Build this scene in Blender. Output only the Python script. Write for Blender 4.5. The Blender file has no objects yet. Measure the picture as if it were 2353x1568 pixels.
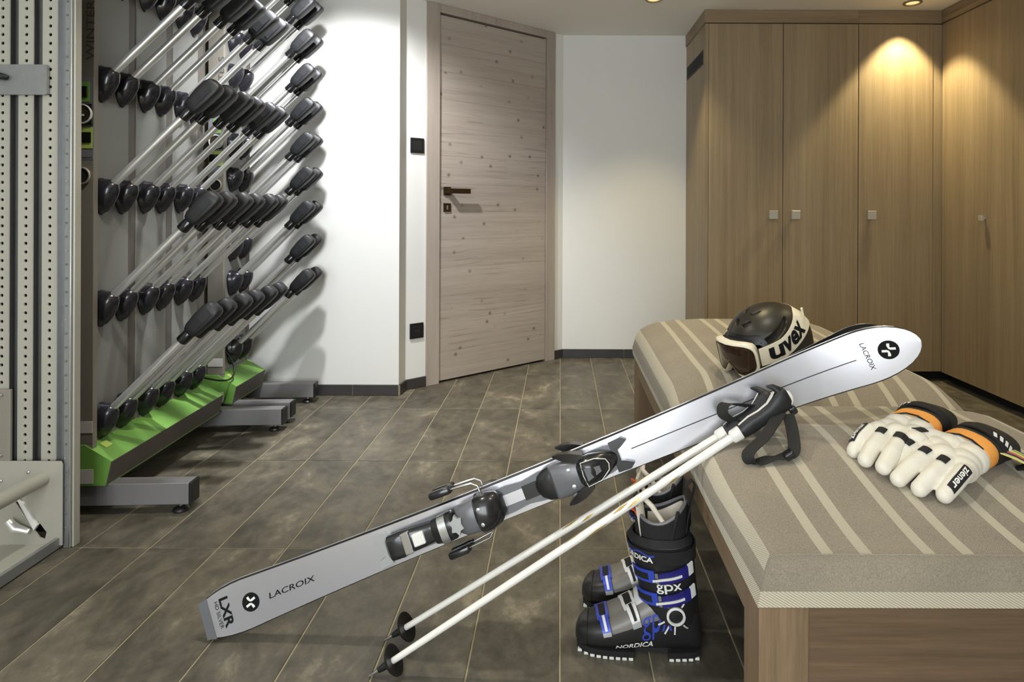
import bpy, bmesh, math, random
from math import sin, cos, pi, radians as R, sqrt, atan2, exp
from mathutils import Vector as V, Matrix
from mathutils.bvhtree import BVHTree
from mathutils.geometry import tessellate_polygon

S = bpy.context.scene
COL = S.collection
rnd = random.Random(7)

# ------------------------------------------------------------------ camera
# level one-point view: depth runs along +Y, 1363 px focal length in a 2353 px wide frame
FPX, VX, VY, EYE = 1363.0, 1288.0, 478.0, 1.0
cam_d = bpy.data.cameras.new('camera')
cam = bpy.data.objects.new('camera', cam_d)
COL.objects.link(cam)
cam.location = (0, 0, EYE)
cam.rotation_euler = (R(90), 0, 0)
cam.rotation_euler = (Matrix.Rotation(R(-0.22), 4, 'Y') @ Matrix.Rotation(R(90), 4, 'X')).to_euler()
cam_d.sensor_width = 36.0
cam_d.lens = FPX / 2353 * 36.0
cam_d.shift_x = -(VX - 1176.5) / 2353
cam_d.shift_y = -(784 - VY) / 2353
cam_d.clip_start = 0.02
S.camera = cam

# ------------------------------------------------------------------ view, world, light
S.view_settings.view_transform = 'Standard'
S.view_settings.look = 'None'
S.view_settings.exposure = 0.82
S.view_settings.gamma = 1.0
S.view_settings.use_curve_mapping = False
S.cycles.use_denoising = True
S.cycles.max_bounces = 10
S.cycles.diffuse_bounces = 5
S.cycles.glossy_bounces = 4
S.cycles.caustics_reflective = False
S.cycles.caustics_refractive = False
S.cycles.sample_clamp_indirect = 6.0

world = bpy.data.worlds.new('daylight')
S.world = world
world.use_nodes = True
wn = world.node_tree.nodes
wn['Background'].inputs[0].default_value = (0.90, 0.96, 1.0, 1)
wn['Background'].inputs[1].default_value = 7.0

CEIL = 2.155
WARM = (1.0, 0.85, 0.50)
NEUT = (1.0, 0.94, 0.85)
COOL = (0.96, 0.98, 1.0)

def spot(name, loc, power, color, size=110, blend=0.6, radius=0.035, aim=None):
    d = bpy.data.lights.new(name, 'SPOT')
    d.energy = power; d.color = color; d.spot_size = R(size); d.spot_blend = blend
    d.shadow_soft_size = radius
    o = bpy.data.objects.new(name, d); COL.objects.link(o); o.location = loc
    if aim is not None:
        o.rotation_euler = (V(aim) - V(loc)).to_track_quat('-Z', 'Y').to_euler()
    return o

# recessed ceiling lamps: (x, y, power, colour, cone, blend)
LAMPS = [
    (0.51, 3.27, 25, WARM, 88, 0.6),
    (1.96, 3.31, 46, WARM, 84, 0.35),
    (-0.98, 2.30, 105, COOL, 104, 0.7, (-1.15, 3.1, 0.95)),
    (-0.80, 1.50, 36, NEUT, 110, 0.8),
    (0.62, 1.30, 13, NEUT, 104, 0.8),
    (0.62, 2.25, 20, WARM, 104, 0.8),
    (1.75, 2.20, 24, WARM, 104, 0.8),
]
for i, (x, y, p, c, sz, bl, *aim) in enumerate(LAMPS):       # the first two hang in the picture, the rest of the row lies above its upper edge
    spot('downlight_beam' if i < 2 else 'downlight_beam_offscreen', (x, y, CEIL - 0.012), p, c, sz, bl, aim=aim[0] if aim else None)

# ------------------------------------------------------------------ materials
def new_mat(name):
    m = bpy.data.materials.new(name); m.use_nodes = True
    nt = m.node_tree
    return m, nt, nt.nodes['Principled BSDF']

def lin(c):
    return tuple(((v / 255.0) / 12.92 if v / 255.0 <= 0.04045 else ((v / 255.0 + 0.055) / 1.055) ** 2.4) for v in c) + (1.0,)

def N(nt, t, **kw):
    n = nt.nodes.new(t)
    for k, v in kw.items():
        setattr(n, k, v)
    return n

def simple(name, rgb, rough=0.5, metal=0.0, var=0.06, scale=30.0, bump=0.0, bscale=None, coat=0.0, spec=0.5, sheen=0.0, trans=0.0):
    """plain paint/plastic/metal with a little procedural variation"""
    m, nt, b = new_mat(name)
    b.inputs['Roughness'].default_value = rough
    b.inputs['Metallic'].default_value = metal
    b.inputs['Specular IOR Level'].default_value = spec
    b.inputs['Coat Weight'].default_value = coat
    b.inputs['Sheen Weight'].default_value = sheen
    b.inputs['Transmission Weight'].default_value = trans
    tc = N(nt, 'ShaderNodeTexCoord')
    nz = N(nt, 'ShaderNodeTexNoise')
    nz.inputs['Scale'].default_value = scale
    nz.inputs['Detail'].default_value = 3
    nt.links.new(tc.outputs['Object'], nz.inputs['Vector'])
    mx = N(nt, 'ShaderNodeMix', data_type='RGBA')
    c = lin(rgb)
    mx.inputs[6].default_value = tuple(max(0, v * (1 - var)) for v in c[:3]) + (1,)
    mx.inputs[7].default_value = tuple(min(1, v * (1 + var)) for v in c[:3]) + (1,)
    nt.links.new(nz.outputs['Fac'], mx.inputs[0])
    nt.links.new(mx.outputs[2], b.inputs['Base Color'])
    if bump:
        n2 = N(nt, 'ShaderNodeTexNoise')
        n2.inputs['Scale'].default_value = bscale or scale * 4
        n2.inputs['Detail'].default_value = 4
        nt.links.new(tc.outputs['Object'], n2.inputs['Vector'])
        bp = N(nt, 'ShaderNodeBump')
        bp.inputs['Strength'].default_value = bump
        bp.inputs['Distance'].default_value = 0.002
        nt.links.new(n2.outputs['Fac'], bp.inputs['Height'])
        nt.links.new(bp.outputs['Normal'], b.inputs['Normal'])
    return m

def ramp(nt, stops):
    r = N(nt, 'ShaderNodeValToRGB')
    e = r.color_ramp.elements
    while len(e) < len(stops):
        e.new(0.5)
    for el, (p, c) in zip(e, stops):
        el.position = p; el.color = lin(c) if len(c) == 3 else c
    return r

def wood(name, dark, mid, light, axis='Z', freq=55.0, stretch=0.022, rough=0.45, knots=0.0, rand=True):
    """veneer: fine noise stretched along the grain, optional knots"""
    m, nt, b = new_mat(name)
    tc = N(nt, 'ShaderNodeTexCoord')
    oi = N(nt, 'ShaderNodeObjectInfo')
    off = N(nt, 'ShaderNodeVectorMath', operation='SCALE')
    off.inputs[0].default_value = (7.3, 3.1, 5.7)
    nt.links.new(oi.outputs['Random'], off.inputs['Scale'])
    add = N(nt, 'ShaderNodeVectorMath', operation='ADD')
    nt.links.new(tc.outputs['Object'], add.inputs[0])
    if rand:
        nt.links.new(off.outputs['Vector'], add.inputs[1])
    mp = N(nt, 'ShaderNodeMapping')
    sc = [1.0, 1.0, 1.0]; sc['XYZ'.index(axis)] = stretch
    mp.inputs['Scale'].default_value = sc
    nt.links.new(add.outputs['Vector'], mp.inputs['Vector'])
    n1 = N(nt, 'ShaderNodeTexNoise'); n1.inputs['Scale'].default_value = freq
    n1.inputs['Detail'].default_value = 6; n1.inputs['Roughness'].default_value = 0.65
    n2 = N(nt, 'ShaderNodeTexNoise'); n2.inputs['Scale'].default_value = freq * 0.16
    n2.inputs['Detail'].default_value = 2; n2.inputs['Distortion'].default_value = 0.6
    n3 = N(nt, 'ShaderNodeTexNoise'); n3.inputs['Scale'].default_value = freq * 4.5
    n3.inputs['Detail'].default_value = 2
    for n in (n1, n2, n3):
        nt.links.new(mp.outputs['Vector'], n.inputs['Vector'])
    a = N(nt, 'ShaderNodeMath', operation='MULTIPLY_ADD'); a.inputs[1].default_value = 0.45
    nt.links.new(n1.outputs['Fac'], a.inputs[0])
    bq = N(nt, 'ShaderNodeMath', operation='MULTIPLY'); bq.inputs[1].default_value = 0.35
    nt.links.new(n2.outputs['Fac'], bq.inputs[0]); nt.links.new(bq.outputs[0], a.inputs[2])
    c2 = N(nt, 'ShaderNodeMath', operation='MULTIPLY_ADD'); c2.inputs[1].default_value = 0.2
    nt.links.new(n3.outputs['Fac'], c2.inputs[0]); nt.links.new(a.outputs[0], c2.inputs[2])
    rp = ramp(nt, [(0.32, dark), (0.5, mid), (0.68, light)])
    nt.links.new(c2.outputs[0], rp.inputs['Fac'])
    last = rp.outputs['Color']
    if knots:
        # knots: sparse cells, dark eye with a paler ring, and flame lines around them
        mk = N(nt, 'ShaderNodeMapping')
        mk.inputs['Rotation'].default_value = (R(90), 0, 0)
        nt.links.new(add.outputs['Vector'], mk.inputs['Vector'])
        vo = N(nt, 'ShaderNodeTexVoronoi', voronoi_dimensions='2D'); vo.inputs['Scale'].default_value = 5.8
        vo.inputs['Randomness'].default_value = 1.0
        nt.links.new(mk.outputs['Vector'], vo.inputs['Vector'])
        kr = N(nt, 'ShaderNodeMapRange'); kr.inputs[1].default_value = 0.015; kr.inputs[2].default_value = 0.085
        kr.inputs[3].default_value = knots; kr.inputs[4].default_value = 0.0
        nt.links.new(vo.outputs['Distance'], kr.inputs[0])
        mx = N(nt, 'ShaderNodeMix', data_type='RGBA')
        sc_ = N(nt, 'ShaderNodeSeparateColor'); nt.links.new(vo.outputs['Color'], sc_.inputs[0])
        kg = N(nt, 'ShaderNodeMapRange'); kg.inputs[1].default_value = 0.05; kg.inputs[2].default_value = 0.6
        nt.links.new(sc_.outputs[0], kg.inputs[0])
        km = N(nt, 'ShaderNodeMath', operation='MULTIPLY')
        nt.links.new(kr.outputs[0], km.inputs[0]); nt.links.new(kg.outputs[0], km.inputs[1])
        nt.links.new(km.outputs[0], mx.inputs[0]); nt.links.new(last, mx.inputs[6])
        mx.inputs[7].default_value = lin((88, 72, 62))
        # flame grain
        wv = N(nt, 'ShaderNodeTexWave', wave_type='BANDS', bands_direction='Z')
        wv.inputs['Scale'].default_value = 9.0; wv.inputs['Distortion'].default_value = 14.0
        wv.inputs['Detail'].default_value = 1.5; wv.inputs['Detail Scale'].default_value = 0.55
        mw = N(nt, 'ShaderNodeMapping'); mw.inputs['Scale'].default_value = (0.22, 1, 1)
        nt.links.new(add.outputs['Vector'], mw.inputs['Vector']); nt.links.new(mw.outputs['Vector'], wv.inputs['Vector'])
        wr = N(nt, 'ShaderNodeMapRange'); wr.inputs[1].default_value = 0.86; wr.inputs[2].default_value = 1.0
        wr.inputs[3].default_value = 0.0; wr.inputs[4].default_value = 0.30
        nt.links.new(wv.outputs['Fac'], wr.inputs[0])
        gate = N(nt, 'ShaderNodeTexNoise'); gate.inputs['Scale'].default_value = 3.2
        nt.links.new(add.outputs['Vector'], gate.inputs['Vector'])
        gr = N(nt, 'ShaderNodeMapRange'); gr.inputs[1].default_value = 0.54; gr.inputs[2].default_value = 0.62
        nt.links.new(gate.outputs['Fac'], gr.inputs[0])
        gm = N(nt, 'ShaderNodeMath', operation='MULTIPLY')
        nt.links.new(wr.outputs[0], gm.inputs[0]); nt.links.new(gr.outputs[0], gm.inputs[1])
        mx2 = N(nt, 'ShaderNodeMix', data_type='RGBA')
        nt.links.new(gm.outputs[0], mx2.inputs[0]); nt.links.new(mx.outputs[2], mx2.inputs[6])
        mx2.inputs[7].default_value = lin((96, 80, 70))
        last = mx2.outputs[2]
    nt.links.new(last, b.inputs['Base Color'])
    b.inputs['Roughness'].default_value = rough
    bp = N(nt, 'ShaderNodeBump'); bp.inputs['Strength'].default_value = 0.12; bp.inputs['Distance'].default_value = 0.001
    nt.links.new(c2.outputs[0], bp.inputs['Height']); nt.links.new(bp.outputs['Normal'], b.inputs['Normal'])
    return m

def slate(name):
    m, nt, b = new_mat(name)
    geo = N(nt, 'ShaderNodeNewGeometry'); oi = N(nt, 'ShaderNodeObjectInfo')
    off = N(nt, 'ShaderNodeVectorMath', operation='SCALE'); off.inputs[0].default_value = (9.1, 4.7, 2.3)
    nt.links.new(oi.outputs['Random'], off.inputs['Scale'])
    add = N(nt, 'ShaderNodeVectorMath', operation='ADD')
    nt.links.new(geo.outputs['Position'], add.inputs[0]); nt.links.new(off.outputs['Vector'], add.inputs[1])
    n1 = N(nt, 'ShaderNodeTexNoise'); n1.inputs['Scale'].default_value = 4.5; n1.inputs['Detail'].default_value = 5
    n1.inputs['Roughness'].default_value = 0.62; n1.inputs['Distortion'].default_value = 0.9
    n2 = N(nt, 'ShaderNodeTexNoise'); n2.inputs['Scale'].default_value = 24; n2.inputs['Detail'].default_value = 7
    n2.inputs['Roughness'].default_value = 0.7
    mp = N(nt, 'ShaderNodeMapping'); mp.inputs['Scale'].default_value = (1.0, 0.72, 1.0)
    nt.links.new(add.outputs['Vector'], mp.inputs['Vector'])
    for n in (n1, n2):
        nt.links.new(mp.outputs['Vector'], n.inputs['Vector'])
    a = N(nt, 'ShaderNodeMath', operation='MULTIPLY_ADD'); a.inputs[1].default_value = 0.58
    h = N(nt, 'ShaderNodeMath', operation='MULTIPLY'); h.inputs[1].default_value = 0.42
    nt.links.new(n2.outputs['Fac'], h.inputs[0]); nt.links.new(n1.outputs['Fac'], a.inputs[0]); nt.links.new(h.outputs[0], a.inputs[2])
    rp = ramp(nt, [(0.32, (54, 50, 44)), (0.46, (82, 77, 66)), (0.57, (103, 97, 83)), (0.69, (148, 139, 118))])
    nt.links.new(a.outputs[0], rp.inputs['Fac'])
    hs = N(nt, 'ShaderNodeHueSaturation')
    mr = N(nt, 'ShaderNodeMapRange'); mr.inputs[3].default_value = 0.86; mr.inputs[4].default_value = 1.12
    nt.links.new(oi.outputs['Random'], mr.inputs[0]); nt.links.new(mr.outputs[0], hs.inputs['Value'])
    nt.links.new(rp.outputs['Color'], hs.inputs['Color']); nt.links.new(hs.outputs['Color'], b.inputs['Base Color'])
    rr = N(nt, 'ShaderNodeMapRange'); rr.inputs[3].default_value = 0.34; rr.inputs[4].default_value = 0.58
    nt.links.new(n2.outputs['Fac'], rr.inputs[0]); nt.links.new(rr.outputs[0], b.inputs['Roughness'])
    bp = N(nt, 'ShaderNodeBump'); bp.inputs['Strength'].default_value = 0.18; bp.inputs['Distance'].default_value = 0.003
    nt.links.new(a.outputs[0], bp.inputs['Height']); nt.links.new(bp.outputs['Normal'], b.inputs['Normal'])
    return m

M = {}
M['paint'] = simple('white_wall_paint', (226, 225, 221), 0.85, var=0.015, scale=3, bump=0.03, bscale=250)
M['ceiling'] = simple('ceiling_paint', (240, 238, 232), 0.9, var=0.015, scale=3)
M['slate'] = slate('slate_tile')
M['grout'] = simple('grout', (158, 148, 120), 0.9, var=0.12, scale=60)
M['basetile'] = simple('dark_base_tile', (58, 56, 56), 0.4, var=0.2, scale=14)
M['oak'] = wood('oak_veneer', (122, 106, 82), (146, 127, 99), (163, 145, 115), 'Z', 52, 0.02)
M['oak_h'] = wood('oak_veneer_horizontal', (104, 88, 67), (134, 115, 90), (154, 135, 107), 'X', 52, 0.03)
M['oak_y'] = wood('oak_veneer_lengthwise', (104, 88, 67), (134, 115, 90), (154, 135, 107), 'Y', 52, 0.03)
M['benchwood'] = wood('bench_oak', (94, 77, 58), (122, 101, 78), (144, 122, 96), 'Z', 60, 0.05)
M['benchpanel'] = wood('bench_oak_panel', (80, 65, 49), (102, 83, 64), (120, 99, 77), 'X', 60, 0.05)
M['larch'] = wood('limed_larch', (152, 140, 129), (170, 158, 147), (180, 169, 158), 'X', 40, 0.04, 0.55, knots=0.8)
M['larch_frame'] = wood('limed_larch_frame', (152, 140, 129), (168, 156, 145), (178, 166, 155), 'Z', 40, 0.04, 0.55)
M['black'] = simple('black_plastic', (24, 24, 25), 0.4, var=0.2)
M['blackmatte'] = simple('matte_black', (18, 17, 17), 0.75, var=0.2)
M['bronze'] = simple('dark_bronze', (84, 68, 46), 0.35, 0.9, var=0.15)
M['nickel'] = simple('satin_nickel', (196, 190, 178), 0.4, 0.55, var=0.05)
M['steel'] = simple('brushed_steel', (190, 190, 190), 0.25, 0.95, var=0.08)
M['alu'] = simple('aluminium_tube', (232, 232, 230), 0.28, 0.75, var=0.03)
M['rackgrey'] = simple('rack_panel_grey', (132, 132, 128), 0.45, 0.15, var=0.04, scale=4)
M['rackpost'] = simple('rack_post_grey', (140, 134, 124), 0.5, 0.15, var=0.05, scale=5)
M['rackdark'] = simple('rack_channel_grey', (98, 92, 86), 0.5, 0.3, var=0.08, scale=6)
M['leg'] = simple('rack_leg_grey', (138, 136, 136), 0.4, 0.35, var=0.05, scale=6)
M['green'] = simple('apple_green_paint', (122, 172, 80), 0.45, var=0.05, scale=6)
M['charcoal'] = simple('charcoal_plastic', (34, 33, 39), 0.2, var=0.1, coat=0.3)
M['headblack'] = simple('black_rubber', (25, 25, 28), 0.5, var=0.15, bump=0.1, bscale=300)
M['perf'] = simple('perforated_beige_grey', (176, 174, 162), 0.45, 0.25, var=0.04, scale=8)
M['perfdark'] = simple('slot_grey', (112, 112, 110), 0.5, 0.3, var=0.1)
M['galv'] = simple('galvanised_steel', (150, 152, 152), 0.38, 0.6, var=0.12, scale=40)
M['white'] = simple('white_plastic', (230, 228, 222), 0.35, var=0.03)
M['lamp_ring'] = simple('lamp_ring', (150, 140, 110), 0.3, 0.5, var=0.05)
def emission(name, rgb, s):
    m, nt, b = new_mat(name)
    b.inputs['Base Color'].default_value = lin(rgb)
    b.inputs['Emission Color'].default_value = lin(rgb); b.inputs['Emission Strength'].default_value = s
    return m
M['lamp_glow'] = emission('lamp_glow', (255, 226, 160), 0.5)

# ------------------------------------------------------------------ mesh helpers
class MB:
    """collects vertices and faces; build() links them as one mesh object"""
    def __init__(s):
        s.v = []; s.f = []
    def add(s, vs, fs):
        n = len(s.v); s.v += [tuple(v) for v in vs]; s.f += [[i + n for i in f] for f in fs]; return s
    def box(s, x0, x1, y0, y1, z0, z1, bv=0.0):
        x0, x1 = sorted((x0, x1)); y0, y1 = sorted((y0, y1)); z0, z1 = sorted((z0, z1))
        if bv <= 0:
            vs = [(x, y, z) for z in (z0, z1) for y in (y0, y1) for x in (x0, x1)]
            return s.add(vs, [(0, 2, 3, 1), (4, 5, 7, 6), (0, 1, 5, 4), (2, 6, 7, 3), (0, 4, 6, 2), (1, 3, 7, 5)])
        b = min(bv, (x1 - x0) / 2.01, (y1 - y0) / 2.01, (z1 - z0) / 2.01)
        bm = bmesh.new(); bmesh.ops.create_cube(bm, size=1)
        for v in bm.verts:
            v.co = V(((x0 + x1) / 2 + v.co.x * (x1 - x0), (y0 + y1) / 2 + v.co.y * (y1 - y0), (z0 + z1) / 2 + v.co.z * (z1 - z0)))
        bmesh.ops.bevel(bm, geom=bm.edges[:], offset=b, segments=2, affect='EDGES', profile=0.5)
        return s.bm(bm)
    def bm(s, bm):
        bm.verts.index_update()
        s.add([v.co.copy() for v in bm.verts], [[v.index for v in f.verts] for f in bm.faces]); bm.free(); return s
    def loft(s, secs, cap0=True, cap1=True, closed=True):
        n = len(secs[0]); base = len(s.v); vs = []; fs = []
        for sec in secs:
            vs += [tuple(p) for p in sec]
        for i in range(len(secs) - 1):
            for j in range(n if closed else n - 1):
                k = (j + 1) % n
                fs.append((i * n + j, i * n + k, (i + 1) * n + k, (i + 1) * n + j))
        if cap0: fs.append(tuple(reversed(range(n))))
        if cap1: fs.append(tuple(range((len(secs) - 1) * n, len(secs) * n)))
        return s.add(vs, fs)
    def tube(s, path, r, seg=10, cap=True, close=False, flat=1.0, up=None):
        path = [V(p) for p in path]; secs = []; n = len(path)
        prev = None
        for i, p in enumerate(path):
            if close:
                t = (path[(i + 1) % n] - path[i - 1]).normalized()
            else:
                t = (path[min(i + 1, n - 1)] - path[max(i - 1, 0)]).normalized()
            if prev is None:
                a = V(up) if up is not None else (V((0, 0, 1)) if abs(t.z) < 0.9 else V((1, 0, 0)))
            else:
                a = prev
            a = (a - t * a.dot(t)).normalized(); prev = a
            b = t.cross(a)
            rr = r[i] if isinstance(r, (list, tuple)) else r
            secs.append([p + a * (cos(2 * pi * k / seg) * rr) + b * (sin(2 * pi * k / seg) * rr * flat) for k in range(seg)])
        if close:
            secs.append(secs[0]); return s.loft(secs, False, False)
        return s.loft(secs, cap, cap)
    def strip(s, path, ups, hw, th):
        """flat band along path; ups = width direction at each point"""
        path = [V(p) for p in path]; secs = []; n = len(path)
        for i, p in enumerate(path):
            t = (path[min(i + 1, n - 1)] - path[max(i - 1, 0)]).normalized()
            w = V(ups[i] if isinstance(ups, list) else ups); w = (w - t * w.dot(t)).normalized(); nn = t.cross(w)
            h = hw[i] if isinstance(hw, list) else hw
            secs.append([p + w * h + nn * th, p - w * h + nn * th, p - w * h - nn * th, p + w * h - nn * th])
        return s.loft(secs)
    def prism(s, poly, fn, d0, d1):
        """polygon (2-D) extruded between d0 and d1; fn(a, b, d) gives the 3-D point"""
        return s.loft([[fn(a, b, d0) for a, b in poly], [fn(a, b, d1) for a, b in poly]])
    def lathe(s, prof, fn, seg=24, ring=False):
        """profile (radius, height); fn(x, y, h)"""
        return s.loft([[fn(r * cos(2 * pi * k / seg), r * sin(2 * pi * k / seg), h) for k in range(seg)] for r, h in (list(prof) + [prof[0]] if ring else prof)], not ring, not ring)
    def build(s, name, mat, parent=None, smooth=None, world=False):
        me = bpy.data.meshes.new(name)
        me.from_pydata(s.v, [], s.f); me.update()
        bm = bmesh.new(); bm.from_mesh(me); bmesh.ops.recalc_face_normals(bm, faces=bm.faces[:]); bm.to_mesh(me); bm.free()
        me.materials.append(mat)
        if smooth is not None:
            for p in me.polygons: p.use_smooth = True
            me.set_sharp_from_angle(angle=R(smooth))
        o = bpy.data.objects.new(name, me); COL.objects.link(o)
        if parent is not None:
            o.parent = parent
            if world:
                q = parent; mw = Matrix.Identity(4)
                while q is not None:
                    mw = (q.matrix_parent_inverse @ q.matrix_basis) @ mw; q = q.parent
                o.matrix_parent_inverse = mw.inverted()
        return o

def tag(o, label=None, cat=None, group=None, kind=None):
    if label: o['label'] = label
    if cat: o['category'] = cat
    if group: o['group'] = group
    if kind: o['kind'] = kind
    return o

def thing(name, label, cat, loc=(0, 0, 0), mat=None, rz=0, group=None):
    o = bpy.data.objects.new(name, None); COL.objects.link(o)
    o.empty_display_size = 0.05
    if mat is not None:
        o.matrix_basis = mat
    else:
        o.location = loc; o.rotation_euler = (0, 0, rz)
    return tag(o, label, cat, group)

def dup(o, parent=None):
    c = o.copy(); COL.objects.link(c); c.parent = parent
    if parent is not None: c.matrix_parent_inverse = o.matrix_parent_inverse.copy()
    for ch in list(o.children): dup(ch, c)
    return c

def sel(cx, cy, hx, hy, p=2.5, n=24, rot=0.0):
    """superellipse outline"""
    out = []
    for k in range(n):
        a = 2 * pi * k / n
        c, s_ = cos(a), sin(a)
        x = math.copysign(abs(c) ** (2 / p), c) * hx; y = math.copysign(abs(s_) ** (2 / p), s_) * hy
        out.append((cx + x * cos(rot) - y * sin(rot), cy + x * sin(rot) + y * cos(rot)))
    return out

def rrect(hx, hy, r, n=5, cx=0, cy=0):
    out = []
    for qx, qy, a0 in ((1, 1, 0), (-1, 1, 90), (-1, -1, 180), (1, -1, 270)):
        for k in range(n + 1):
            a = R(a0 + 90 * k / n)
            out.append((cx + qx * (hx - r) + r * cos(a), cy + qy * (hy - r) + r * sin(a)))
    return out

def text_geo(s, bold=0.0, shear=0.0, cuts=0, spacing=1.0):
    """flat outline of a word, unit cap height, centred: (verts2d, faces, width)"""
    cu = bpy.data.curves.new('lettering', 'FONT'); cu.body = s; cu.size = 1.0
    cu.offset = bold; cu.shear = shear; cu.space_character = spacing; cu.fill_mode = 'FRONT'; cu.resolution_u = 3
    o = bpy.data.objects.new('lettering_tmp', cu); COL.objects.link(o)
    dg = bpy.context.evaluated_depsgraph_get(); ev = o.evaluated_get(dg); me = ev.to_mesh()
    bm = bmesh.new(); bm.from_mesh(me); ev.to_mesh_clear()
    bpy.data.objects.remove(o); bpy.data.curves.remove(cu)
    bmesh.ops.triangulate(bm, faces=bm.faces[:])
    for _ in range(cuts):
        bmesh.ops.subdivide_edges(bm, edges=[e for e in bm.edges if e.calc_length() > 0.12], cuts=1)
        bmesh.ops.triangulate(bm, faces=bm.faces[:])
    bm.verts.index_update()
    xs = [v.co.x for v in bm.verts]; ys = [v.co.y for v in bm.verts]
    x0, x1, y0, y1 = min(xs), max(xs), min(ys), max(ys); h = y1 - y0
    vs = [((v.co.x - (x0 + x1) / 2) / h, (v.co.y - (y0 + y1) / 2) / h) for v in bm.verts]
    fs = [[v.index for v in f.verts] for f in bm.faces]; bm.free()
    return vs, fs, (x1 - x0) / h

def lettering(s, fn, height, mat, parent, width=None, world=False, name='lettering', **kw):
    """word laid onto a surface: fn(a, b) -> 3-D point, a along the word and b up the letters, in metres"""
    vs, fs, w = text_geo(s, **kw)
    kx = height if width is None else width / w
    mb = MB(); mb.add([fn(a * kx, b * height) for a, b in vs], fs)
    return mb.build(name, mat, parent, world=world)

# ================================================================== the room
def struct(name, mb, mat, smooth=None):
    return tag(mb.build(name, mat, None, smooth), kind='structure')

XL, XR, YN, YB = -1.95, 2.76, -1.35, 3.968
YW = 3.155                                     # bright white wall behind the racks
A0 = V((-0.846, 3.245)); DD = V((0.766, 0.643)).normalized(); DN = V((-DD.y, DD.x))

floor = struct('floor', MB().box(XL - 0.1, XR + 0.1, YN - 0.1, YB + 0.1, -0.12, -0.0025), M['grout'])
TW, TL, TX0, TY0 = 0.2003, 0.603, 0.002, 1.738
tile_me = {}
for j in range(-2, 4):
    y0 = TY0 + TL * j; y1 = min(y0 + TL, YB)
    for i in range(-10, 14):
        x0 = TX0 + TW * i; x1 = x0 + TW
        x0 = max(x0, XL); x1 = min(x1, XR)
        if x1 - x0 < 0.02 or (x1 < -0.9 and y0 > YW) or (x1 < -0.45 and y0 > 3.5):
            continue
        key = (round(x1 - x0, 3), round(y1 - y0, 3))
        w, l = (x1 - x0) / 2 - 0.0022, (y1 - y0) / 2 - 0.0022
        if key not in tile_me:
            t = MB().loft([[(-w, -l, -0.006), (w, -l, -0.006), (w, l, -0.006), (-w, l, -0.006)],
                           [(-w, -l, -0.0008), (w, -l, -0.0008), (w, l, -0.0008), (-w, l, -0.0008)],
                           [(-w + .001, -l + .001, 0), (w - .001, -l + .001, 0), (w - .001, l - .001, 0), (-w + .001, l - .001, 0)]]).build('floor_tile', M['slate'], floor)
            tile_me[key] = t
        else:
            t = bpy.data.objects.new('floor_tile', tile_me[key].data); COL.objects.link(t); t.parent = floor
        t.location = ((x0 + x1) / 2, (y0 + y1) / 2, -rnd.uniform(0, 0.0004))

struct('ceiling', MB().box(XL - 0.1, XR + 0.1, YN - 0.1, YB + 0.1, CEIL, CEIL + 0.1), M['ceiling'])
struct('wall_left', MB().box(XL - 0.1, XL, YN - 0.1, YW + 0.05, 0, CEIL), M['paint'])
struct('wall_right', MB().box(XR, XR + 0.1, YN - 0.1, YB + 0.1, 0, CEIL), M['paint'])
A1 = A0 + DD * 1.125
# white wall with its short return to the angled wall (plan outline)
poly = [(XL - 0.1, YW), (-0.857, YW), (A0.x, A0.y), (A0.x + DN.x * 0.1, A0.y + DN.y * 0.1), (XL - 0.1, YW + 0.18)]
struct('wall_far_left', MB().prism(poly, lambda a, b, d: (a, b, d), 0, CEIL), M['paint'])
def on_door(a, b, z):                          # a along the angled wall, b into it
    p = A0 + DD * a + DN * b
    return (p.x, p.y, z)
poly = [(0, 0), (0.12, 0), (0.12, 0.07), (1.045, 0.07), (1.045, 0), (1.125, 0), (1.125, 0.16), (0, 0.16)]
struct('wall_angled', MB().prism(poly, on_door, 0, CEIL), M['paint'])
struct('wall_back', MB().box(A1.x - 0.02, XR + 0.1, YB, YB + 0.1, 0, CEIL), M['paint'])
# wall behind the photographer with a wide window
wx0, wx1, wz0, wz1 = -1.35, 0.30, 0.30, 1.98
ring = lambda y: ([(XL - .1, y, 0), (XR + .1, y, 0), (XR + .1, y, CEIL), (XL - .1, y, CEIL)], [(wx0, y, wz0), (wx1, y, wz0), (wx1, y, wz1), (wx0, y, wz1)])
o1, i1 = ring(YN); o2, i2 = ring(YN - 0.1)
struct('wall_rear', MB().loft([o1, i1, i2, o2, o1], False, False), M['paint'])
def glass_mat():
    m, nt, b = new_mat('window_glass')
    tr = N(nt, 'ShaderNodeBsdfTransparent'); gl = N(nt, 'ShaderNodeBsdfGlossy'); gl.inputs['Roughness'].default_value = 0.02
    mx = N(nt, 'ShaderNodeMixShader'); mx.inputs[0].default_value = 0.06
    nt.links.new(tr.outputs[0], mx.inputs[1]); nt.links.new(gl.outputs[0], mx.inputs[2])
    nt.links.new(mx.outputs[0], nt.nodes['Material Output'].inputs['Surface'])
    return m
M['glass'] = glass_mat()
fo = lambda y, e: [(wx0 + e, y, wz0 + e), (wx1 - e, y, wz0 + e), (wx1 - e, y, wz1 - e), (wx0 + e, y, wz1 - e)]
win = struct('window_1', MB().loft([fo(YN - .02, 0), fo(YN - .02, .06), fo(YN - .08, .06), fo(YN - .08, 0), fo(YN - .02, 0)], False, False), M['larch_frame'])
for k in range(2):
    x = wx0 + (wx1 - wx0) * (k + 1) / 3
    MB().box(x - .03, x + .03, YN - .075, YN - .025, wz0 + .06, wz1 - .06).build('mullion', M['larch_frame'], win)
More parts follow.
